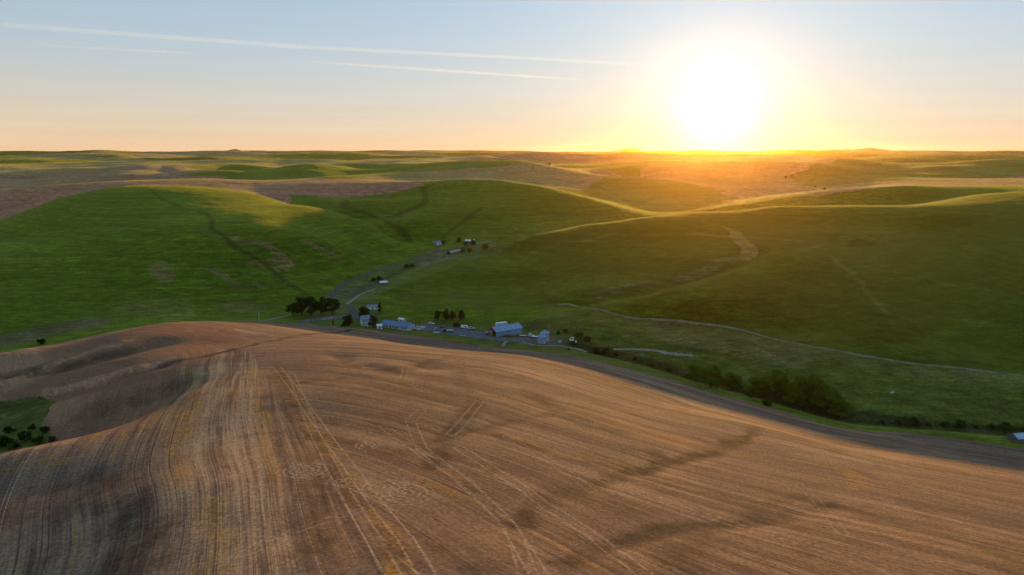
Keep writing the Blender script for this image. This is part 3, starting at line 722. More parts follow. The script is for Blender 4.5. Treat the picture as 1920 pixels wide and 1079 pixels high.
# ------------------------------------------------------------------ buildings
M_BLUE = plain('blue_metal_roof', (.10,.20,.34), .42, .12, .4, .0, .5); M_BLUE2 = plain('pale_blue_metal', (.22,.33,.46), .42, .10, .4, 0, .5)
M_CREAM = plain('cream_siding', (.58,.53,.46), .7, .1); M_WHITE = plain('white_paint', (.78,.76,.74), .55, .08); M_GREY = plain('grey_shingle', (.25,.27,.33), .8, .2)
M_RED = plain('red_paint', (.34,.065,.025), .7, .2); M_DARK = plain('dark_opening', (.012,.011,.011), .9, .2); M_STEEL = plain('galvanised_steel', (.36,.46,.55), .38, .10, .6, .25, .5)
M_GLASS = plain('window_glass', (.03,.035,.045), .12, .1, 1, 0, .6); M_WOOD = plain('weathered_wood', (.16,.13,.11), .85, .25); M_RUBBER = plain('rubber', (.015,.015,.016), .85); M_RUST = plain('rusty_metal', (.13,.05,.03), .8, .3)
def seam_roof(parent, L, W, eave, rise, mat, over=.4, seams=0):
    """gable roof along x with thickness; optional raised seams"""
    h, w, t = rise, W / 2 + over, .14; k = rise / (W / 2); ez = eave - over * k
    r_ = Shape().add([(-L/2-over,-w,ez),(L/2+over,-w,ez),(L/2+over,0,eave+h),(-L/2-over,0,eave+h),(-L/2-over,w,ez),(L/2+over,w,ez)]
                     + [(-L/2-over,-w,ez+t),(L/2+over,-w,ez+t),(L/2+over,0,eave+h+t),(-L/2-over,0,eave+h+t),(-L/2-over,w,ez+t),(L/2+over,w,ez+t)],
                     [(0,1,2,3),(3,2,5,4),(9,8,7,6),(10,11,8,9),(0,6,7,1),(4,5,11,10),(0,3,9,6),(3,4,10,9),(1,7,8,2),(2,8,11,5)]).build('roof', mat, parent)
    if seams:
        s = Shape()
        for i in range(seams):
            x = -L/2 + L * (i + .5) / seams
            for sg in (-1, 1):
                s.add([(x-.04,sg*w,ez+t),(x+.04,sg*w,ez+t),(x+.04,0,eave+h+t),(x-.04,0,eave+h+t),(x-.04,sg*w,ez+t+.07),(x+.04,sg*w,ez+t+.07),(x+.04,0,eave+h+t+.07),(x-.04,0,eave+h+t+.07)],
                      [(4,5,6,7),(0,1,5,4),(1,2,6,5),(2,3,7,6),(3,0,4,7)])
        s.build('roof_seams', mat, r_)
    Shape().box(-L/2-over, L/2+over, -.16, .16, eave+h+t-.03, eave+h+t+.07).build('ridge_cap', mat, r_)
    return r_
def walls(parent, L, W, eave, rise, mat, name='wall'):
    return Shape().add([(-L/2,-W/2,-.6),(L/2,-W/2,-.6),(L/2,W/2,-.6),(-L/2,W/2,-.6),(-L/2,-W/2,eave),(L/2,-W/2,eave),(L/2,W/2,eave),(-L/2,W/2,eave),(-L/2,0,eave+rise),(L/2,0,eave+rise)],
                       [(0,1,5,4),(2,3,7,6),(1,2,6,9,5),(3,0,4,8,7),(0,3,2,1)]).build(name, mat, parent)
def window(parent, x, y, z, w, h, axis, sgn, frame=None):
    d = .05
    fr = frame or M_WHITE
    if axis == 'y':
        f = Shape().box(x-w/2-.1, x+w/2+.1, y, y+sgn*d, z-.1, z+h+.1).build('window', fr, parent); Shape().box(x-w/2, x+w/2, y, y+sgn*d*1.7, z, z+h).build('pane', M_GLASS, f)
    else:
        f = Shape().box(x, x+sgn*d, y-w/2-.1, y+w/2+.1, z-.1, z+h+.1).build('window', fr, parent); Shape().box(x, x+sgn*d*1.7, y-w/2, y+w/2, z, z+h).build('pane', M_GLASS, f)
    return f

# machine shed with a red front and an open bay
d33 = math.radians(33)
fx, fy = P(931, 632)
c_ = Vector((fx, fy)) + 10.5 * Vector((math.cos(d33), math.sin(d33))) + 5 * Vector((-math.sin(d33), math.cos(d33)))
b = thing('machine_shed', 'long machine shed with blue metal roof and red open-bay gable front', 'shed', (c_.x, c_.y, H(c_.x, c_.y)), d33)
L_, W_, E_, R_ = 21.0, 10.0, 3.6, 2.3
w_ = Shape()
w_.box(-L_/2, L_/2, -W_/2, -W_/2+.18, -.6, E_); w_.box(-L_/2, L_/2, W_/2-.18, W_/2, -.6, E_)
w_.add([(L_/2,-W_/2+.18,-.6),(L_/2,W_/2-.18,-.6),(L_/2,W_/2-.18,E_),(L_/2,0,E_+R_-.1),(L_/2,-W_/2+.18,E_),(L_/2-.18,-W_/2+.18,-.6),(L_/2-.18,W_/2-.18,-.6),(L_/2-.18,W_/2-.18,E_),(L_/2-.18,0,E_+R_-.1),(L_/2-.18,-W_/2+.18,E_)],
       [(0,1,2,3,4),(9,8,7,6,5),(0,5,6,1),(1,6,7,2),(2,7,8,3),(3,8,9,4),(4,9,5,0)])
w_.build('wall', M_BLUE2, b)
fr = Shape(); x0, x1 = -L_/2, -L_/2+.18
fr.box(x0, x1, -W_/2+.18, -W_/2+1.2, -.6, 3.2); fr.box(x0, x1, W_/2-1.3, W_/2-.18, -.6, 3.2); fr.box(x0, x1, .1, .5, -.6, 3.2)
fr.add([(x0,-W_/2+.18,3.2),(x0,W_/2-.18,3.2),(x0,W_/2-.18,E_),(x0,0,E_+R_-.1),(x0,-W_/2+.18,E_),(x1,-W_/2+.18,3.2),(x1,W_/2-.18,3.2),(x1,W_/2-.18,E_),(x1,0,E_+R_-.1),(x1,-W_/2+.18,E_)],
       [(0,4,3,2,1),(5,6,7,8,9),(0,1,6,5),(1,2,7,6),(2,3,8,7),(3,4,9,8),(4,0,5,9)])
o = fr.build('front_wall', M_RED, b); o['label'] = 'red gable front'
Shape().box(x0-.08, x0-.02, .5, W_/2-1.3, -.1, 3.2).build('sliding_door', M_BLUE2, b)
Shape().box(-L_/2+.3, L_/2-.3, -W_/2+.3, W_/2-.3, -.1, .05).build('floor_slab', M_DARK, b)
seam_roof(b, L_, W_, E_, R_, M_BLUE2, .45, 20)
for k in range(9):
    Shape().box(-L_/2+1.2+k*2.3, -L_/2+1.32+k*2.3, -W_/2-.05, -W_/2, -.3, E_-.3).build('wall_rib', M_BLUE2, b)

# long low building with the blue roof
ax, ay = P(714, 613.5); bx, by = P(765, 621.5); an = math.atan2(by - ay, bx - ax); L_ = math.hypot(bx - ax, by - ay)
mid = Vector(((ax + bx) / 2, (ay + by) / 2)) + 4.6 * Vector((-math.sin(an), math.cos(an)))
b = thing('long_farm_building', 'long low cream building with deep blue gable roof beside the house', 'farm building', (mid.x, mid.y, H(mid.x, mid.y) - .1), an)
walls(b, L_, 9.2, 2.7, 1.9, M_CREAM); seam_roof(b, L_, 9.2, 2.7, 1.9, M_BLUE, .5, 24)
for x in (-.38, -.27, -.05, .12, .30, .40): window(b, x * L_, -4.6, 1.0, 1.2, 1.0, 'y', -1)
Shape().box(-.17*L_, -.12*L_, -4.68, -4.6, -.1, 2.1).build('door', M_RUST, b); Shape().box(.02*L_, .08*L_, -4.68, -4.6, -.1, 2.2).build('door', M_WOOD, b)
window(b, L_/2, -1.6, 1.0, 1.1, 1.0, 'x', 1); window(b, L_/2, 1.8, 1.0, 1.1, 1.0, 'x', 1)
Shape().lathe([(.16,3.6),(.16,5.1),(.24,5.1),(.24,5.25)], 10, -.2*L_, 1.2).build('vent_pipe', M_STEEL, b)
Shape().box(.10*L_, .16*L_, 4.7, 6.4, -.3, 2.6).build('porch', M_CREAM, b)

# farmhouse
hx, hy, hz = at(688, 611)
b = thing('farmhouse', 'two-storey white farmhouse with blue-grey roof among dark trees', 'house', (hx, hy + 2.5, hz), math.radians(24))
walls(b, 9.0, 6.4, 4.6, 2.4, M_WHITE); seam_roof(b, 9.0, 6.4, 4.6, 2.4, M_GREY, .35)
wg = Shape().add([(-1.9,-6.0,-.6),(1.9,-6.0,-.6),(1.9,-3.2,-.6),(-1.9,-3.2,-.6),(-1.9,-6.0,4.0),(1.9,-6.0,4.0),(1.9,-1.0,4.0),(-1.9,-1.0,4.0),(0,-6.0,5.9),(0,-1.0,5.9)], [(0,1,5,8,4),(1,2,6,5),(3,0,4,7),(2,3,7,9,6),(0,3,2,1)]).build('front_wing', M_WHITE, b)
Shape().add([(-2.2,-6.4,3.75),(0,-6.4,5.98),(2.2,-6.4,3.75),(-2.2,-.6,3.75),(0,-.6,5.98),(2.2,-.6,3.75),(-2.2,-6.4,3.9),(0,-6.4,6.13),(2.2,-6.4,3.9),(-2.2,-.6,3.9),(0,-.6,6.13),(2.2,-.6,3.9)], [(0,3,4,1),(1,4,5,2),(6,7,10,9),(7,8,11,10),(0,1,7,6),(1,2,8,7),(0,6,9,3),(2,5,11,8)]).build('wing_roof', M_GREY, wg)
Shape().box(1.6, 2.2, .5, 1.1, 5.6, 8.0).build('chimney', M_RUST, b)
for x in (-3.3, 3.1):
    window(b, x, -3.2, .9, .9, 1.3, 'y', -1); window(b, x, -3.2, 3.0, .9, 1.1, 'y', -1)
window(b, 0, -6.0, .9, 1.2, 1.3, 'y', -1); window(b, 0, -6.0, 3.0, .8, 1.0, 'y', -1); window(b, 4.5, -1.2, .9, .9, 1.3, 'x', 1); window(b, 4.5, 1.4, 3.0, .9, 1.1, 'x', 1)
Shape().box(2.0, 4.4, -4.6, -3.2, 2.3, 2.45).build('porch_roof', M_GREY, b); Shape().box(2.3, 3.2, -3.28, -3.2, 0, 2.1).build('door', M_RUST, b)

def small_shed(px, py, L_, W_, E_, R_, rz, wall, roof, name, label, cat='shed', door='front'):
    x, y, z = at(px, py); b = thing(name, label, cat, (x, y, z), math.radians(rz))
    walls(b, L_, W_, E_, R_, wall); seam_roof(b, L_, W_, E_, R_, roof, .25)
    Shape().box(-.5, .5, -W_/2-.06, -W_/2, -.1, min(2.1, E_-.2)).build('door', M_WOOD, b)
    window(b, L_*.32, -W_/2, .9, L_*.14, .8, 'y', -1); window(b, L_/2, 0, .9, .8, .8, 'x', 1)
    return b
small_shed(712, 616.5, 3.6, 3.0, 2.3, .9, 8, M_WHITE, M_WHITE, 'garden_shed', 'small white shed standing between farmhouse trees and the blue-roofed building')
small_shed(719.5, 534, 6.6, 4.4, 2.2, 1.0, 16, M_WOOD, M_WHITE, 'pump_shed', 'lone shed with bright white roof beside the creek lane')
small_shed(699, 579.5, 9.0, 5.0, 2.0, 1.2, 12, M_WHITE, M_GREY, 'low_outbuilding', 'low white outbuilding with grey roof behind the farmhouse')
small_shed(826, 459, 8.5, 6.0, 2.8, 1.8, -8, M_WHITE, M_GREY, 'cottage', 'small white cottage beside a dark tree up the valley', 'house')
small_shed(881, 456, 11.0, 6.0, 2.6, 1.3, 4, M_WOOD, M_WHITE, 'field_barn', 'barn with pale roof among trees at the valley head', 'barn')
small_shed(816, 457.5, 4.0, 3.5, 2.2, .9, -8, M_GREY, M_GREY, 'garage', 'tiny grey garage left of the valley cottage', 'garage')
small_shed(1915, 828, 9.0, 5.0, 2.5, 1.3, 10, M_WOOD, M_STEEL, 'old_shed', 'weathered shed with pale metal roof at the right edge by the field', 'shed')
small_shed(754, 603.5, 5.0, 3.2, 2.0, .7, -34, M_CREAM, M_WHITE, 'lean_to', 'little white-roofed lean-to behind the long blue-roofed building', 'shed')

# grain bins
def grain_bin(px, py, rad, hgt, cone, label):
    x, y, z = at(px, py); b = thing('grain_bin', label, 'grain bin', (x, y, z), 0.4, 'pair of steel grain bins in the yard')
    n = 30; prof = []; rings = int(hgt / .16)
    for i in range(rings + 1): prof.append((rad + (.035 if i % 2 else -.01) - (.03 if i % 6 == 0 else 0), -.4 + (hgt + .4) * i / rings))
    Shape().lathe(prof, n).build('wall', M_STEEL, b, True)
    rf = Shape().lathe([(rad + .18, hgt - .04), (rad + .18, hgt + .05), (.55, hgt + cone), (.5, hgt + cone + .02)], n).build('roof', M_BLUE2, b)
    Shape().lathe([(.5, hgt + cone), (.5, hgt + cone + .3), (.62, hgt + cone + .32), (.2, hgt + cone + .5)], 14).build('cap', M_STEEL, rf)
    for k in range(15):
        a = math.tau * k / 15; s = Shape(); e = Vector((math.cos(a), math.sin(a), 0)); s.tube([tuple(e * (rad + .16) + Vector((0, 0, hgt + .08))), tuple(e * .55 + Vector((0, 0, hgt + cone + .04)))], [.045, .045], 4); s.build('roof_rib', M_STEEL, rf)
    for k in range(10):
        a = math.tau * (k + .5) / 10; e = Vector((math.cos(a), math.sin(a), 0)) * (rad + .05); Shape().tube([(e.x, e.y, -.3), (e.x, e.y, hgt)], [.06, .06], 4).build('stiffener', M_STEEL, b)
    a = -1.9; e = Vector((math.cos(a), math.sin(a))); t = Vector((-e.y, e.x)); ld = Shape()
    for s_ in (-.2, .2):
        p = e * (rad + .22) + t * s_; ld.tube([(p.x, p.y, .6), (p.x, p.y, hgt + .2)], [.03, .03], 4)
    for k in range(int(hgt / .35)):
        p, q = e * (rad + .22) - t * .2, e * (rad + .22) + t * .2; ld.tube([(p.x, p.y, .7 + k * .35), (q.x, q.y, .7 + k * .35)], [.025, .025], 4)
    ld.build('ladder', M_STEEL, b)
    a = -1.4; e = Vector((math.cos(a), math.sin(a))); Shape().box(e.x*rad-.35, e.x*rad+.35, e.y*rad-.12, e.y*rad+.1, .5, 1.7).build('hatch', M_WHITE, b)
grain_bin(1016, 643.5, 2.95, 4.7, 1.45, 'nearer round steel grain bin with blue conical roof')
grain_bin(1021.5, 639.5, 2.95, 5.6, 1.5, 'taller round steel grain bin standing behind the nearer one')

# ------------------------------------------------------------------ vehicles and machinery
def paint_mat(name, rgb): return plain(name, rgb, .35, .05, 1, 0, .5)
P_WHITE, P_SILVER, P_BLACK, P_RED, P_BLUEG, P_GREEN = paint_mat('white_car_paint', (.75,.75,.75)), paint_mat('silver_car_paint', (.42,.43,.45)), paint_mat('black_car_paint', (.015,.015,.017)), paint_mat('dark_red_paint', (.16,.03,.025)), paint_mat('blue_grey_paint', (.20,.24,.30)), paint_mat('green_machine_paint', (.02,.06,.025))
def wheels(parent, xs, half, rad, wid=.24):
    for x in xs:
        for s in (-1, 1):
            v = Shape().lathe([(rad*.55,-wid/2),(rad*.93,-wid/2),(rad,-wid*.3),(rad,wid*.3),(rad*.93,wid/2),(rad*.55,wid/2)], 16)
            v.v = [(x + a, s * half + c, rad + b_) for a, b_, c in v.v]; wl = v.build('wheel', M_RUBBER, parent)
            h = Shape().lathe([(rad*.5,-wid*.46),(rad*.5,wid*.46)], 12); h.v = [(x + a, s * half + c, rad + b_) for a, b_, c in h.v]; h.build('rim', M_STEEL, wl)
def pickup(px, py, rz, paint, label, kind='pickup', cat='pickup truck', grp=None):
    x, y, z = at(px, py, .15); b = thing({'pickup':'pickup_truck','car':'parked_car','van':'parked_van','suv':'parked_car'}[kind], label, cat, (x, y, z), math.radians(rz), grp)
    if kind == 'pickup': prof = [(-2.7,.45),(2.7,.45),(2.75,.95),(1.5,1.08),(.75,1.1),(-.85,1.1),(-.85,1.05),(-2.7,1.05)]; cab = [(1.35,1.09),(.65,1.80),(-.65,1.82),(-.85,1.09)]
    elif kind == 'van': prof = [(-2.6,.4),(2.6,.4),(2.7,1.0),(2.1,1.25),(1.4,2.1),(-2.55,2.15),(-2.65,1.2)]; cab = [(2.0,1.3),(1.42,2.0),(.4,2.0),(.4,1.3)]
    elif kind == 'suv': prof = [(-2.3,.42),(2.3,.42),(2.38,.95),(1.2,1.1),(-2.32,1.15)]; cab = [(1.15,1.09),(.5,1.75),(-2.0,1.78),(-2.3,1.13)]
    else: prof = [(-2.2,.35),(2.2,.35),(2.25,.8),(1.1,.95),(-1.6,.98),(-2.2,.9)]; cab = [(1.05,.94),(.35,1.42),(-1.0,1.42),(-1.75,.96)]
    Shape().prism(prof, -.95, .95).build('body', paint, b, bevel=.05)
    if kind == 'van':
        Shape().prism(cab, -.97, .97).build('window', M_GLASS, b)
    else:
        ca = Shape().prism(cab, -.84, .84).build('window', M_GLASS, b)
        tx = [p for p in cab if p[1] > cab[0][1] + .2]; Shape().box(tx[1][0]-.02, tx[0][0]+.02, -.80, .80, tx[0][1]-.02, tx[0][1]+.06).build('cab_roof', paint, b, bevel=.02)
    if kind == 'pickup':
        Shape().box(-2.6, -.95, -.78, .78, 1.052, 1.06).build('load_bed', M_DARK, b)
        for s in (-1, 1): Shape().box(-2.68, -.9, s*.86-.06, s*.86+.06, 1.05, 1.25).build('bed_side', paint, b)
    Shape().box(2.70, 2.82, -.85, .85, .42, .62).build('bumper', M_STEEL, b) if kind in ('pickup', 'van') else Shape().box(2.26, 2.42, -.85, .85, .38, .56).build('bumper', M_STEEL, b)
    for s in (-1, 1): Shape().box((2.66 if kind in ('pickup','van') else 2.24), (2.78 if kind in ('pickup','van') else 2.40), s*.7-.16, s*.7+.16, .70, .86).build('headlight', M_WHITE, b)
    wheels(b, (-1.65, 1.7) if kind in ('pickup', 'van') else (-1.4, 1.4), .88, .38)
    return b
G_ = 'vehicles parked about the farmyard'
pickup(783, 617.5, 25, P_WHITE, 'white pickup on the concrete pad by the blue-roofed building end', 'pickup', 'pickup truck', G_)
pickup(791.5, 616.5, 40, P_WHITE, 'white car tucked beside the pickup on the concrete pad', 'car', 'car', G_)
pickup(808, 608.5, -20, P_WHITE, 'white car alone at the back edge of the yard', 'car', 'car', G_)
pickup(818, 619, 60, P_SILVER, 'small silver car in the middle of the yard', 'car', 'car', G_)
pickup(871, 616.5, -12, P_WHITE, 'white van next to the black hauler', 'van', 'van', G_)
pickup(882.5, 618.5, 14, P_SILVER, 'pale pickup parked right of the white van', 'pickup', 'pickup truck', G_)
pickup(996, 632, -10, P_WHITE, 'white sport utility car left of the grain bins', 'suv', 'car', G_)
def flat_trailer(px, py, rz, L_, deck, label, name='flatbed_trailer'):
    x, y, z = at(px, py, .15); b = thing(name, label, 'trailer', (x, y, z), math.radians(rz))
    Shape().box(-L_/2, L_/2, -1.1, 1.1, .75, .92).build('deck', deck, b); Shape().tube([(L_/2,0,.7),(L_/2+1.6,0,.55)], [.08,.06], 6).build('tongue', M_RUST, b)
    Shape().box(-L_/2-.02, -L_/2+.08, -1.1, 1.1, .92, 1.5).build('headboard', deck, b); wheels(b, (-.6, .5), 1.0, .36); return b
flat_trailer(827, 614, -8, 7.0, M_WOOD, 'low grey flatbed trailer along the back of the yard'); flat_trailer(952.5, 631, 20, 4.5, M_WOOD, 'short flat trailer against the machine shed wall')
flat_trailer(981, 632, -8, 4.6, M_CREAM, 'pale low trailer between the shed and the white car'); flat_trailer(1003.5, 634, -14, 3.6, M_WHITE, 'small white trailer touching the left of the grain bins')
def grain_truck(px, py, rz, cabp, boxp, label, L_=6.5, hb=1.3):
    x, y, z = at(px, py, .15); b = thing('farm_truck', label, 'truck', (x, y, z), math.radians(rz), G_)
    Shape().box(-L_/2, L_/2, -.45, .45, .6, .85).build('chassis', M_DARK, b)
    Shape().prism([(L_/2-2.0,.85),(L_/2-2.0,2.45),(L_/2-1.0,2.45),(L_/2-.6,1.65),(L_/2+.4,1.5),(L_/2+.45,.7),(L_/2-2.0,.7)], -1.05, 1.05).build('cab', cabp, b, bevel=.05)
    Shape().prism([(L_/2-.98,2.3),(L_/2-.63,1.7),(L_/2-.55,1.72),(L_/2-.9,2.32)], -.9, .9).build('windscreen', M_GLASS, b)
    for s in (-1, 1): Shape().box(L_/2-1.8, L_/2-1.05, s*1.06-.02, s*1.06+.02, 1.65, 2.3).build('window', M_GLASS, b)
    bx_ = Shape(); bx_.box(-L_/2-.4, L_/2-2.15, -1.2, 1.2, .95, 1.05)
    for s in (-1, 1): bx_.box(-L_/2-.4, L_/2-2.15, s*1.2-.05, s*1.2+.05, .95, .95+hb)
    bx_.box(-L_/2-.45, -L_/2-.35, -1.15, 1.15, 1.05, .95+hb); bx_.box(L_/2-2.2, L_/2-2.1, -1.15, 1.15, 1.05, .95+hb); bx_.build('cargo_box', boxp, b)
    wheels(b, (-L_/2+.6, -L_/2+1.7, L_/2-.6), 1.0, .5, .3); return b
grain_truck(840, 623, 172, P_RED, M_CREAM, 'dark red truck with long cream box at the front of the yard', 6.2, .6)
grain_truck(858.5, 613.8, -4, P_BLACK, P_BLACK, 'black high-sided hauler at the back of the yard', 6.0, 1.6)
# white travel trailer behind the shed
x, y, z = at(940, 612.5, .1); b = thing('travel_trailer', 'long white travel trailer parked behind the machine shed', 'camper', (x, y, z), math.radians(28))
Shape().prism([(-4.2,.6),(4.0,.6),(4.4,1.4),(4.0,2.9),(-4.0,3.0),(-4.3,2.4)], -1.2, 1.2).build('body', P_WHITE, b, bevel=.08)
for xx in (-2.6, .4, 2.6): window(b, xx, -1.2, 1.6, .9, .6, 'y', -1, P_SILVER)
Shape().box(-1.4, -.7, -1.26, -1.2, .75, 2.5).build('door', P_SILVER, b); Shape().tube([(4.2,0,.6),(5.6,0,.5)], [.08,.06], 6).build('hitch', M_RUST, b); Shape().box(-.6, .3, -.4, .4, 2.98, 3.2).build('roof_vent', P_WHITE, b); wheels(b, (-.7, .2), 1.1, .36)
# field sprayer with white tanks
x, y, z = at(1072, 643, 0); b = thing('field_sprayer', 'dark field sprayer carrying white tanks right of the grain bins', 'sprayer', (x, y, z), math.radians(70))
Shape().box(-3.0, 3.0, -.7, .7, 1.0, 1.35).build('chassis', P_GREEN, b); Shape().prism([(1.3,1.35),(1.3,3.0),(2.6,3.0),(2.9,1.9),(2.9,1.35)], -.8, .8).build('cab', M_GLASS, b, bevel=.05); Shape().box(1.2, 2.7, -.9, .9, 3.0, 3.15).build('cab_roof', P_WHITE, b)
for yy, rr_ in ((-.85, .72), (.85, .72)): Shape().lathe([(.3,1.4),(rr_,1.6),(rr_,2.6),(.4,2.85),(.2,2.95)], 16, -.6, yy).build('tank', P_WHITE, b, True)
for s in (-1, 1):
    for k in range(4): Shape().box(-3.1, -2.95, s*(.8+k*1.1), s*(1.8+k*1.1), .9, 1.05).build('boom_section', P_GREEN, b)
wheels(b, (-2.0, 1.8), 1.05, .75, .35)
x, y, z = at(1079.5, 643.5, 0); b = thing('water_tank', 'small white tank on a skid right of the field sprayer', 'tank', (x, y, z), .3)
Shape().box(-.9,.9,-.6,.6,.0,.25).build('skid', M_RUST, b); Shape().lathe([(.3,.25),(.7,.35),(.7,1.3),(.3,1.55)], 16).build('tank', P_WHITE, b, True); Shape().lathe([(.2,1.55),(.2,1.7)], 10).build('lid', M_DARK, b)
x, y, z = at(1049, 642.5, .1); b = thing('concrete_block', 'pale concrete block at the bend of the yard loop', 'block', (x, y, z), .5); Shape().box(-.9,.9,-.45,.45,-.2,.8).build('block_body', M_CREAM, b, bevel=.06); Shape().tube([(-.3,0,.8),(-.3,0,.95),(.3,0,.95),(.3,0,.8)], [.03]*4, 5).build('lifting_loop', M_RUST, b)
x, y, z = at(913, 627.5, .1); b = thing('seed_drill', 'rusty red seed drill lying left of the shed front', 'implement', (x, y, z), .2)
Shape().prism([(-.5,.9),(.5,.9),(.7,1.5),(-.7,1.5)], -2.0, 2.0).build('hopper', P_RED, b); Shape().box(-.9,.9,-2.0,2.0,.55,.68).build('frame', M_RUST, b)
for k in range(9): Shape().lathe([(.28,-.02),(.28,.02)], 12).build('disc', M_RUST, b).location = (.9, -1.8 + k*.45, .3)
for o_ in [q for q in b.children if q.name.startswith('disc')]: o_.rotation_euler = (math.pi/2, 0, 0)
wheels(b, (-.2,), 2.2, .5, .2)
x, y, z = at(867, 629.8, .1); b = thing('pipe_bundle', 'bundle of pale irrigation pipes on the verge below the yard', 'pipes', (x, y, z), -.15)
for k in range(7): Shape().tube([(-2.2+.1*k, -.5+.16*(k % 4), .12+.15*(k//4)),(2.3-.12*k, -.5+.16*(k % 4), .12+.15*(k//4))], [.07,.07], 8).build('pipe', M_CREAM, b)
x, y, z = at(818, 625, .1); b = thing('timber_stack', 'long pale timber stack on the verge in front of the yard', 'timber', (x, y, z), -.25)
for k in range(6): Shape().box(-2.5+.1*k, 2.4-.08*k, -.6+.4*(k % 3), -.25+.4*(k % 3), .05+.3*(k//3), .3+.3*(k//3)).build('beam', M_CREAM, b)
# utility pole and fence and odd things
def pole(px, py, hgt, label):
    x, y, z = at(px, py); b = thing('utility_pole', label, 'pole', (x, y, z), .3)
    Shape().tube([(0,0,-.5),(.03,0,hgt*.5),(0,.02,hgt)], [.17,.15,.12], 8).build('post', M_CREAM, b); Shape().box(-.9,.9,-.06,.06,hgt-.7,hgt-.56).build('crossarm', M_WOOD, b)
    for s in (-.8, 0, .8): Shape().lathe([(.05,hgt-.56),(.07,hgt-.45),(.03,hgt-.36)], 8, s, 0).build('insulator', M_WHITE, b)
pole(486, 603, 6.6, 'pale utility pole at the top of the stubble field')
def fence(p0, p1, n, label):
    a_, b2 = Vector(P(*p0)), Vector(P(*p1)); b = thing('rail_fence', label, 'fence', (a_.x, a_.y, H(a_.x, a_.y)), 0)
    q = [a_.lerp(b2, k / (n - 1)) for k in range(n)]; zz = [H(v.x, v.y) - b.location.z for v in q]
    for v, zv in zip(q, zz): Shape().box(v.x-a_.x-.09, v.x-a_.x+.09, v.y-a_.y-.09, v.y-a_.y+.09, zv-.3, zv+1.25).build('post', M_WOOD, b)
    for k in range(n - 1):
        for h_ in (.55, 1.0): Shape().tube([(q[k].x-a_.x, q[k].y-a_.y-.12, zz[k]+h_), (q[k+1].x-a_.x, q[k+1].y-a_.y-.12, zz[k+1]+h_)], [.06,.06], 5).build('rail', M_WOOD, b)
fence((1570,777), (1592,787), 5, 'short pale rail fence below the willow clump'); fence((1806,806), (1858,815), 9, 'pale rail fence along the lower right field edge')
x, y, z = at(1672, 737, 0); b = thing('log_pile', 'small pale log pile out in the right meadow', 'logs', (x, y, z), .5)
for k in range(6): Shape().tube([(-1.6+.2*k, -.6+.3*(k % 3), .2+.3*(k//3)), (1.8-.25*k, -.5+.3*(k % 3), .2+.32*(k//3))], [.17,.13], 8).build('log', M_CREAM, b)
for k, (px, py, lab) in enumerate(((611,599.5,'dark dumped machine part on the tan loading ground'), (581,603.5,'scrap frame at the left end of the farm lane'))):
    x, y, z = at(px, py, .2); b = thing('scrap_implement', lab, 'implement', (x, y, z), k * 1.2)
    Shape().box(-1.2,1.2,-.1,.1,.3,.5).box(-.1,.1,-.9,.9,.3,.5).build('frame', M_RUST, b); Shape().lathe([(.5,-.05),(.55,0),(.5,.05)], 14).build('disc', M_DARK, b).location = (.9, 0, .5)

# ------------------------------------------------------------------ trees and shrubs
def leaf_mat(name, dark, light):
    m = Mat(name); t = m.t; ps = m.n('ShaderNodeTexCoord').outputs['Object']
    c = m.mix(m.range(m.noise(ps, .55, 3, .6), .35, .65), dark, light); c = m.mix(1.0, c, m.range(m.noise(ps, 4.0, 2), .3, .7, .7, 1.3), 'MULTIPLY'); m.color(c)
    m.b.inputs['Roughness'].default_value = .8; m.b.inputs['Specular IOR Level'].default_value = .1
    tr = m.n('ShaderNodeBsdfTranslucent'); m.put(tr.inputs[0], c); mx = m.n('ShaderNodeMixShader'); mx.inputs[0].default_value = .48
    t.links.new(m.b.outputs[0], mx.inputs[1]); t.links.new(tr.outputs[0], mx.inputs[2]); t.links.new(mx.outputs[0], t.nodes['Material Output'].inputs[0]); return m.m
LEAF = {'willow': leaf_mat('willow_leaves', (.085,.135,.008), (.190,.260,.020)), 'dark': leaf_mat('dark_leaves', (.032,.058,.010), (.080,.125,.018)), 'bare': leaf_mat('brown_twigs', (.045,.058,.014), (.095,.115,.028)),
        'gold': leaf_mat('tan_leaves', (.12,.085,.025), (.22,.16,.05)), 'shrub': leaf_mat('shrub_leaves', (.045,.080,.012), (.105,.150,.026))}
M_BARK = plain('bark', (.07,.055,.042), .95, .3, 3)
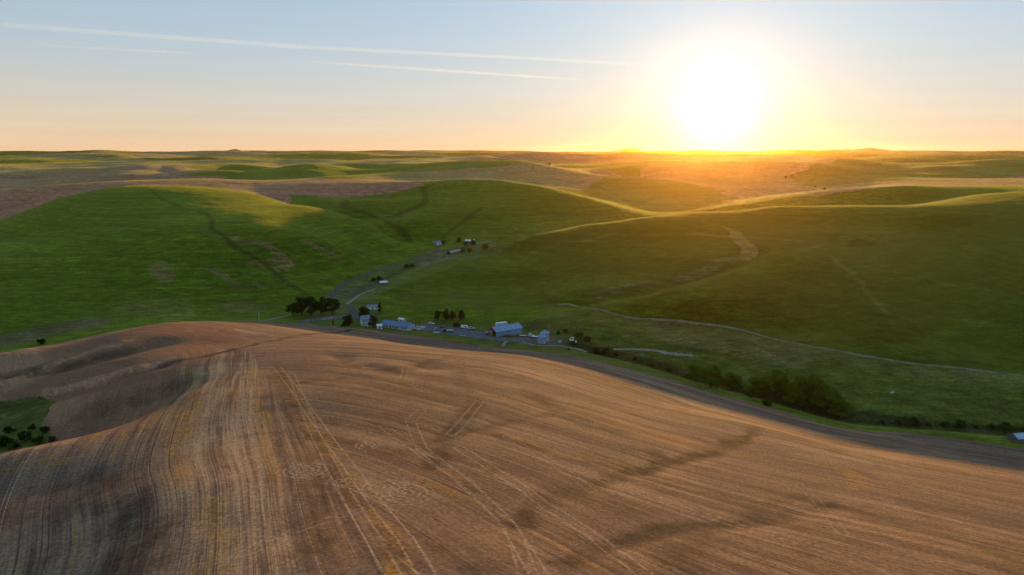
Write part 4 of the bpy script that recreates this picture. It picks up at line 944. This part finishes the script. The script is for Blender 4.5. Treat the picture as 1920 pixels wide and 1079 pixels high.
def tree_meshes(kind, hgt, wid, seed, n_leaf, leaf, trunk_h, lobes):
    R_ = random.Random(seed); tr = Shape(); s = wid * .035 + .08
    tr.tube([(0,0,-.6),(.05*wid*R_.uniform(-1,1),0,trunk_h*.6),(.06*wid*R_.uniform(-1,1),.05*wid*R_.uniform(-1,1),trunk_h),(0,0,hgt*.75)], [s*1.3,s,s*.85,s*.25], 7)
    cl = []
    for k in range(lobes):
        a = math.tau * k / lobes * 2.4 + R_.uniform(-.5,.5); f = (k + .5) / lobes; rad = wid * .5 * R_.uniform(.25,.72) * (1.15 - .8 * max(0, f - .35)); zc = trunk_h * .8 + (hgt - trunk_h * .8) * (.12 + .74 * f)
        c_ = Vector((rad * math.cos(a), rad * math.sin(a), zc)); cl.append((c_, wid * R_.uniform(.15,.25), hgt * R_.uniform(.10,.17)))
        st = Vector((0, 0, trunk_h * R_.uniform(.5,1.0) + (zc - trunk_h) * .25)); tr.tube([tuple(st), tuple(st.lerp(c_, .5) + Vector((0,0,-.06*hgt))), tuple(c_)], [s*.5,s*.32,s*.1], 5)
    vs, fs = [], []
    for i in range(n_leaf):
        c_, rx, rz_ = cl[R_.randrange(lobes)]
        d = Vector((R_.gauss(0,1), R_.gauss(0,1), R_.gauss(0,1))).normalized() * (R_.random() ** .42)
        p = c_ + Vector((d.x * rx, d.y * rx, d.z * rz_)); p.z = max(p.z, .15)
        n = (d + Vector((R_.uniform(-.9,.9), R_.uniform(-.9,.9), R_.uniform(-.3,1.0)))).normalized(); u = n.orthogonal().normalized(); u.rotate(Matrix.Rotation(R_.uniform(0,6.3), 3, n)); w = n.cross(u)
        l = leaf * R_.uniform(.6,1.4); k = len(vs)
        vs += [p - u * l, p + w * l * .55 + n * l * .12, p + u * l, p - w * l * .55 + n * l * .12]; fs.append((k, k+1, k+2, k+3))
    cm = bpy.data.meshes.new('crown'); cm.from_pydata([tuple(v) for v in vs], [], fs); cm.materials.append(LEAF[kind])
    tm = bpy.data.meshes.new('trunk'); tm.from_pydata(tr.v, [], tr.f); tm.materials.append(M_BARK)
    return tm, cm
KINDS_ = {'willow': [tree_meshes('willow', 12, 15, s, 5200, .42, 2.2, 13) for s in (1, 2, 3)], 'dark': [tree_meshes('dark', 11, 10.5, s, 3400, .40, 1.8, 10) for s in (4, 5)],
          'bare': [tree_meshes('bare', 10.5, 8.5, s, 2600, .32, 1.6, 11) for s in (6, 7)], 'narrow': [tree_meshes('dark', 9, 3.6, 8, 1300, .32, .8, 8)],
          'shrub': [tree_meshes('shrub', 3.2, 5.0, s, 1500, .26, .3, 8) for s in (9, 10)], 'gold': [tree_meshes('gold', 3.0, 4.5, 11, 1300, .24, .3, 8)], 'brush': [tree_meshes('dark', 3.4, 5.2, 12, 1500, .28, .3, 8)]}
_tc = 0
def tree(kind, px, py, scale, label, name=None, cat='tree', group=None, sz=1.0, off=(0, 0)):
    global _tc; _tc += 1
    x, y = P(px, py); x += off[0]; y += off[1]
    v = KINDS_[kind]; tm, cm = v[_tc % len(v)]
    o = thing(name or {'willow':'willow_tree','dark':'broadleaf_tree','bare':'thin_tree','narrow':'narrow_tree','shrub':'shrub','gold':'shrub','brush':'shrub'}[kind], label, cat, (x, y, H(x, y) - .05), (_tc * 2.399) % math.tau, group, scale)
    o.scale.z = scale * sz
    link('trunk', tm, o); link('crown', cm, o); return o
g = 'willow clump by the creek'; WS = 1.08
tree('willow', 1306, 716, .82 * WS, 'leftmost round willow of the creek clump', group=g); tree('willow', 1332, 726, .95 * WS, 'second willow from the left in the creek clump', group=g); tree('willow', 1372, 734, .80 * WS, 'third willow from the left, lower, before the clump gap', group=g)
tree('willow', 1420, 740, .80 * WS, 'smaller willow just right of the gap in the creek clump', group=g); tree('willow', 1450, 745, 1.12 * WS, 'tall willow left of centre in the right half of the clump', group=g); tree('willow', 1490, 762, .95 * WS, 'willow standing in front in the right half of the clump', group=g)
tree('willow', 1512, 752, 1.15 * WS, 'tallest broad willow in the right half of the creek clump', group=g); tree('willow', 1545, 769, .98 * WS, 'second willow from the right end of the creek clump', group=g); tree('willow', 1575, 785, .80 * WS, 'rightmost rounded willow of the creek clump by the fence', group=g)
tree('shrub', 1405, 745, 1.1, 'low shrub under the gap of the willow clump', cat='shrub'); tree('shrub', 1440, 762, 1.2, 'low shrub at the foot of the tall willows', cat='shrub'); tree('shrub', 1290, 712, .9, 'shrub at the left foot of the willow clump', cat='shrub')
g = 'dark trees where the road leaves the farm'
tree('dark', 549, 592, 0.95, 'leftmost dark tree of the roadside group', group=g); tree('dark', 566, 590, 1.24, 'second dark tree from the left by the road', group=g); tree('dark', 583, 591, 1.42, 'tallest dark tree in the middle of the roadside group', group=g); tree('dark', 603, 590, 1.22, 'fourth dark roadside tree, left of the road end', group=g); tree('dark', 624, 588, 1.16, 'rightmost dark tree of the roadside group', group=g)
tree('dark', 653, 613, .86, 'rounded tree on the lawn left of the farmhouse'); tree('brush', 645, 613, .95, 'dark hedge shrub at the left of the lawn tree', cat='shrub'); tree('dark', 684, 602, 1.05, 'wide dark tree right behind the farmhouse'); tree('narrow', 624.5, 610, .44, 'tiny round-topped tree alone on the lawn'); tree('bare', 700, 614, .92, 'brownish tree between farmhouse and white shed')
tree('gold', 708, 613, .9, 'orange-tinted bush left of the blue-roofed building', cat='bush'); tree('narrow', 712, 588, 1.0, 'tall narrow dark tree right of the low outbuilding')
g = 'thin brown trees above the yard'
tree('bare', 821, 601, .78, 'leftmost thin brown tree above the yard', group=g); tree('bare', 836, 602, .88, 'second thin brown tree above the yard', group=g); tree('bare', 849, 602, .74, 'third thin brown tree above the yard', group=g); tree('bare', 865, 601, .80, 'rightmost thin brown tree above the yard', group=g)
tree('gold', 1060, 625, 1.05, 'tan bush on the bank behind the grain bins', cat='bush'); tree('shrub', 1047, 627, .8, 'green shrub left of the tan bank bush', cat='shrub'); tree('shrub', 1085, 634, 1.3, 'shrub just behind the field sprayer', cat='shrub'); tree('shrub', 1101, 642, 1.3, 'bushy shrub on the slope right of the sprayer', cat='shrub')
tree('brush', 1118, 664, 1.35, 'dark creek bush at the field corner', cat='bush'); tree('brush', 1136, 663, 1.25, 'dark creek bush right of the field corner bush', cat='bush'); tree('brush', 1155, 668, .8, 'small dark creek bush starting the ditch line', cat='bush'); tree('shrub', 1066, 657, .55, 'tiny brown-green shrub by the lower lane', cat='shrub')
tree('brush', 1190, 677, .8, 'first low ditch bush between field and meadow', cat='bush'); tree('brush', 1222, 688, .75, 'second low ditch bush between field and meadow', cat='bush'); tree('brush', 1255, 699, .9, 'third low ditch bush, nearest the willows', cat='bush')
tree('brush', 701, 528, 1.1, 'dark bush left of the lone white-roofed shed', cat='bush'); tree('brush', 712, 526, 1.25, 'dark bush touching the lone white-roofed shed', cat='bush'); tree('shrub', 762, 503, 1.4, 'low wide bush by the creek below the road', cat='bush'); tree('shrub', 773, 501, 1.1, 'smaller bush right of the low wide creek bush', cat='bush')
tree('dark', 831, 460, .60, 'dark round tree right of the valley cottage'); tree('dark', 860, 457, .70, 'solitary tree between cottage and field barn'); tree('dark', 887, 461, .72, 'dark tree in front of the field barn'); tree('dark', 873, 462, .60, 'smaller dark tree left of the field barn'); tree('willow', 868, 475, .50, 'round bush below the bright gravel'); tree('willow', 880, 474, .45, 'second round bush below the bright gravel'); tree('willow', 909, 469, .62, 'round tree at the right end of the valley hamlet'); tree('brush', 841, 477, .9, 'tiny dark bush on the edge of the bright gravel', cat='bush')
g = 'brush in the gully at lower left'
for k, (px, py, s, lab) in enumerate(((6,838,1.3,'gully brush at the left picture edge'), (28,842,.7,'low gully brush second from the left edge'), (47,826,1.0,'gully brush in the middle, higher up the slope'), (72,832,.8,'gully brush fourth from the left edge'), (98,828,.55,'smallest gully brush against the stubble crest'), (18,812,.8,'gully brush halfway up at the left edge'), (60,806,.6,'small gully brush above the middle one'), (84,812,.7,'gully brush on the soil edge at right'))): tree('brush', px, py, s, lab, cat='bush', group=g)
tree('brush', 78, 646, 1.2, 'small black bush behind the left crest', cat='bush', off=(0, 0))
g = 'brush along the right creek bank'
for k, nm in enumerate(('first','second','third','fourth','fifth','sixth','seventh','eighth','ninth','tenth')): tree('shrub', 1655 + 29 * k, 795 + 1.35 * k, .75 + .3 * ((k * 7) % 3 - .6), nm + ' dark bank bush counted from the willow clump rightward', cat='bush', group=g)
g = 'far bushes on the sunlit slopes'
for px, py, s, lab in ((1473,334,1.7,'left far bush in the sunlit hollow'), (1484,331,1.5,'middle far bush in the sunlit hollow'), (1497,327,1.3,'right far bush in the sunlit hollow'), (1528,352,1.2,'left far bush under the green slope'), (1546,355,1.3,'right far bush under the green slope'), (1030,310,1.8,'lone far tree on the tan ridge')): tree('brush', px, py, s, lab, cat='bush', group=g)

# ------------------------------------------------------------------ buttes beyond the hills
def butte(px0, px1, crest, Y, seed):
    n, prof = 60, []; R_ = random.Random(seed); M_B = butte.mat
    x0, x1 = Q(px0, Y, 60)[0], Q(px1, Y, 60)[0]; dep = (x1 - x0) * .7; vs, fs = [], []
    rows = 16
    for j in range(rows):
        v = j / (rows - 1)
        for i in range(n):
            u = i / (n - 1); cr = np.interp(px0 + (px1 - px0) * u, [c[0] for c in crest], [c[1] for c in crest]); top = from_pixel(px0, cr, Y)[2]
            z = 40 + (top - 40) * max(0.0, 1 - abs(2 * v - 1) ** 1.3) + (8 * float(perlin(np.array([u * 9]), np.array([v * 5]), seed)[0]) if 0 < v < 1 else 0)
            vs.append((x0 + (x1 - x0) * u, Y + dep * (v - .5), z))
    for j in range(rows - 1):
        fs += [(j*n+i, j*n+i+1, (j+1)*n+i+1, (j+1)*n+i) for i in range(n - 1)]
    me = bpy.data.meshes.new('butte'); me.from_pydata(vs, [], fs); me.materials.append(M_B); me.polygons.foreach_set('use_smooth', [True] * len(fs)); o = link('butte', me); o['kind'] = 'structure'
butte.mat = dirt('butte_rock', (.13,.12,.11), (.18,.16,.14), .004)
butte(395, 500, [(395,290),(420,285),(434,280.5),(441,279.5),(450,281.5),(466,285.5),(500,290)], 10200, 1); butte(1130, 1230, [(1130,288),(1160,281),(1168,278),(1186,277.5),(1198,281),(1230,288)], 10200, 2); butte(1490, 1700, [(1490,287),(1540,281.5),(1580,280),(1600,280.5),(1630,276.5),(1650,279.5),(1700,287)], 10300, 3)

# ------------------------------------------------------------------ contrails high above the air box
def ice(density):
    mc = bpy.data.materials.new('contrail_ice'); mc.use_nodes = True; t_ = mc.node_tree; t_.nodes.clear(); oo = t_.nodes.new('ShaderNodeOutputMaterial'); vsn = t_.nodes.new('ShaderNodeVolumeScatter')
    vsn.inputs['Color'].default_value = (.75,.92,1,1); vsn.inputs['Anisotropy'].default_value = .4; vsn.inputs['Density'].default_value = density; t_.links.new(vsn.outputs[0], oo.inputs['Volume']); return mc
def contrail(line, label, density, alt=9400.0, seed=0):
    pts_ = []
    for px, py, w in line:
        s = (from_pixel(px, py, 1.0)[2] - CAM_Z); Y = (alt - CAM_Z) / s; x = from_pixel(px, py, Y); pts_.append((Vector(x), w / FPX * Y * .5))
    n = 90; path, rad = [], []
    for k in range(n):
        f = k / (n - 1) * (len(pts_) - 1); i = min(int(f), len(pts_) - 2); t = f - i; path.append(pts_[i][0].lerp(pts_[i+1][0], t))
        rad.append((pts_[i][1] * (1 - t) + pts_[i+1][1] * t) * (1 + .35 * float(perlin(np.array([k * .37]), np.array([seed * 3.1]), 50)[0])))
    o = Shape().tube([tuple(p) for p in path], rad, 10).build('contrail', ice(density), None, True); tag(o, label, 'contrail')
contrail([(-120,32,9),(0,46,9),(250,65,9),(560,88,8),(800,100,7),(1000,110,6),(1140,118,5),(1260,125,2)], 'longest contrail running down across the upper left sky', 3.2e-4, seed=1)
contrail([(60,83,1.5),(160,90,4),(300,97,5),(372,100,1.5)], 'short faint contrail below the longest one at upper left', 4.5e-4, seed=2)
contrail([(572,115,2),(700,124,5),(850,134,5.5),(1000,144,5),(1098,150,2)], 'lower contrail pointing toward the sun', 4.5e-4, seed=3)
# ------------------------------------------------------------------ evening air
def haze_box():
    lo, hi = float(vz.min()) - 1.5, max(float(vz.max()), 182.0) + 4.0
    me = bpy.data.meshes.new('haze'); bm = bmesh.new()
    bmesh.ops.create_cube(bm, size=1.0, matrix=Matrix.Translation((0, 0, (lo + hi) / 2)) @ Matrix.Diagonal((22000, 22000, hi - lo, 1)))
    bm.to_mesh(me); bm.free()
    mt = bpy.data.materials.new('haze'); mt.use_nodes = True; t = mt.node_tree; t.nodes.clear()
    out = t.nodes.new('ShaderNodeOutputMaterial'); pv = t.nodes.new('ShaderNodeVolumePrincipled')
    pv.inputs['Color'].default_value = (.97, .55, .15, 1); pv.inputs['Density'].default_value = HAZE_DENSITY; pv.inputs['Anisotropy'].default_value = HAZE_G
    t.links.new(pv.outputs[0], out.inputs['Volume']); me.materials.append(mt)
    o = bpy.data.objects.new('haze', me); scene.collection.objects.link(o); o['kind'] = 'stuff'
HAZE_DENSITY, HAZE_G = 1.35e-5, 0.885
haze_box()
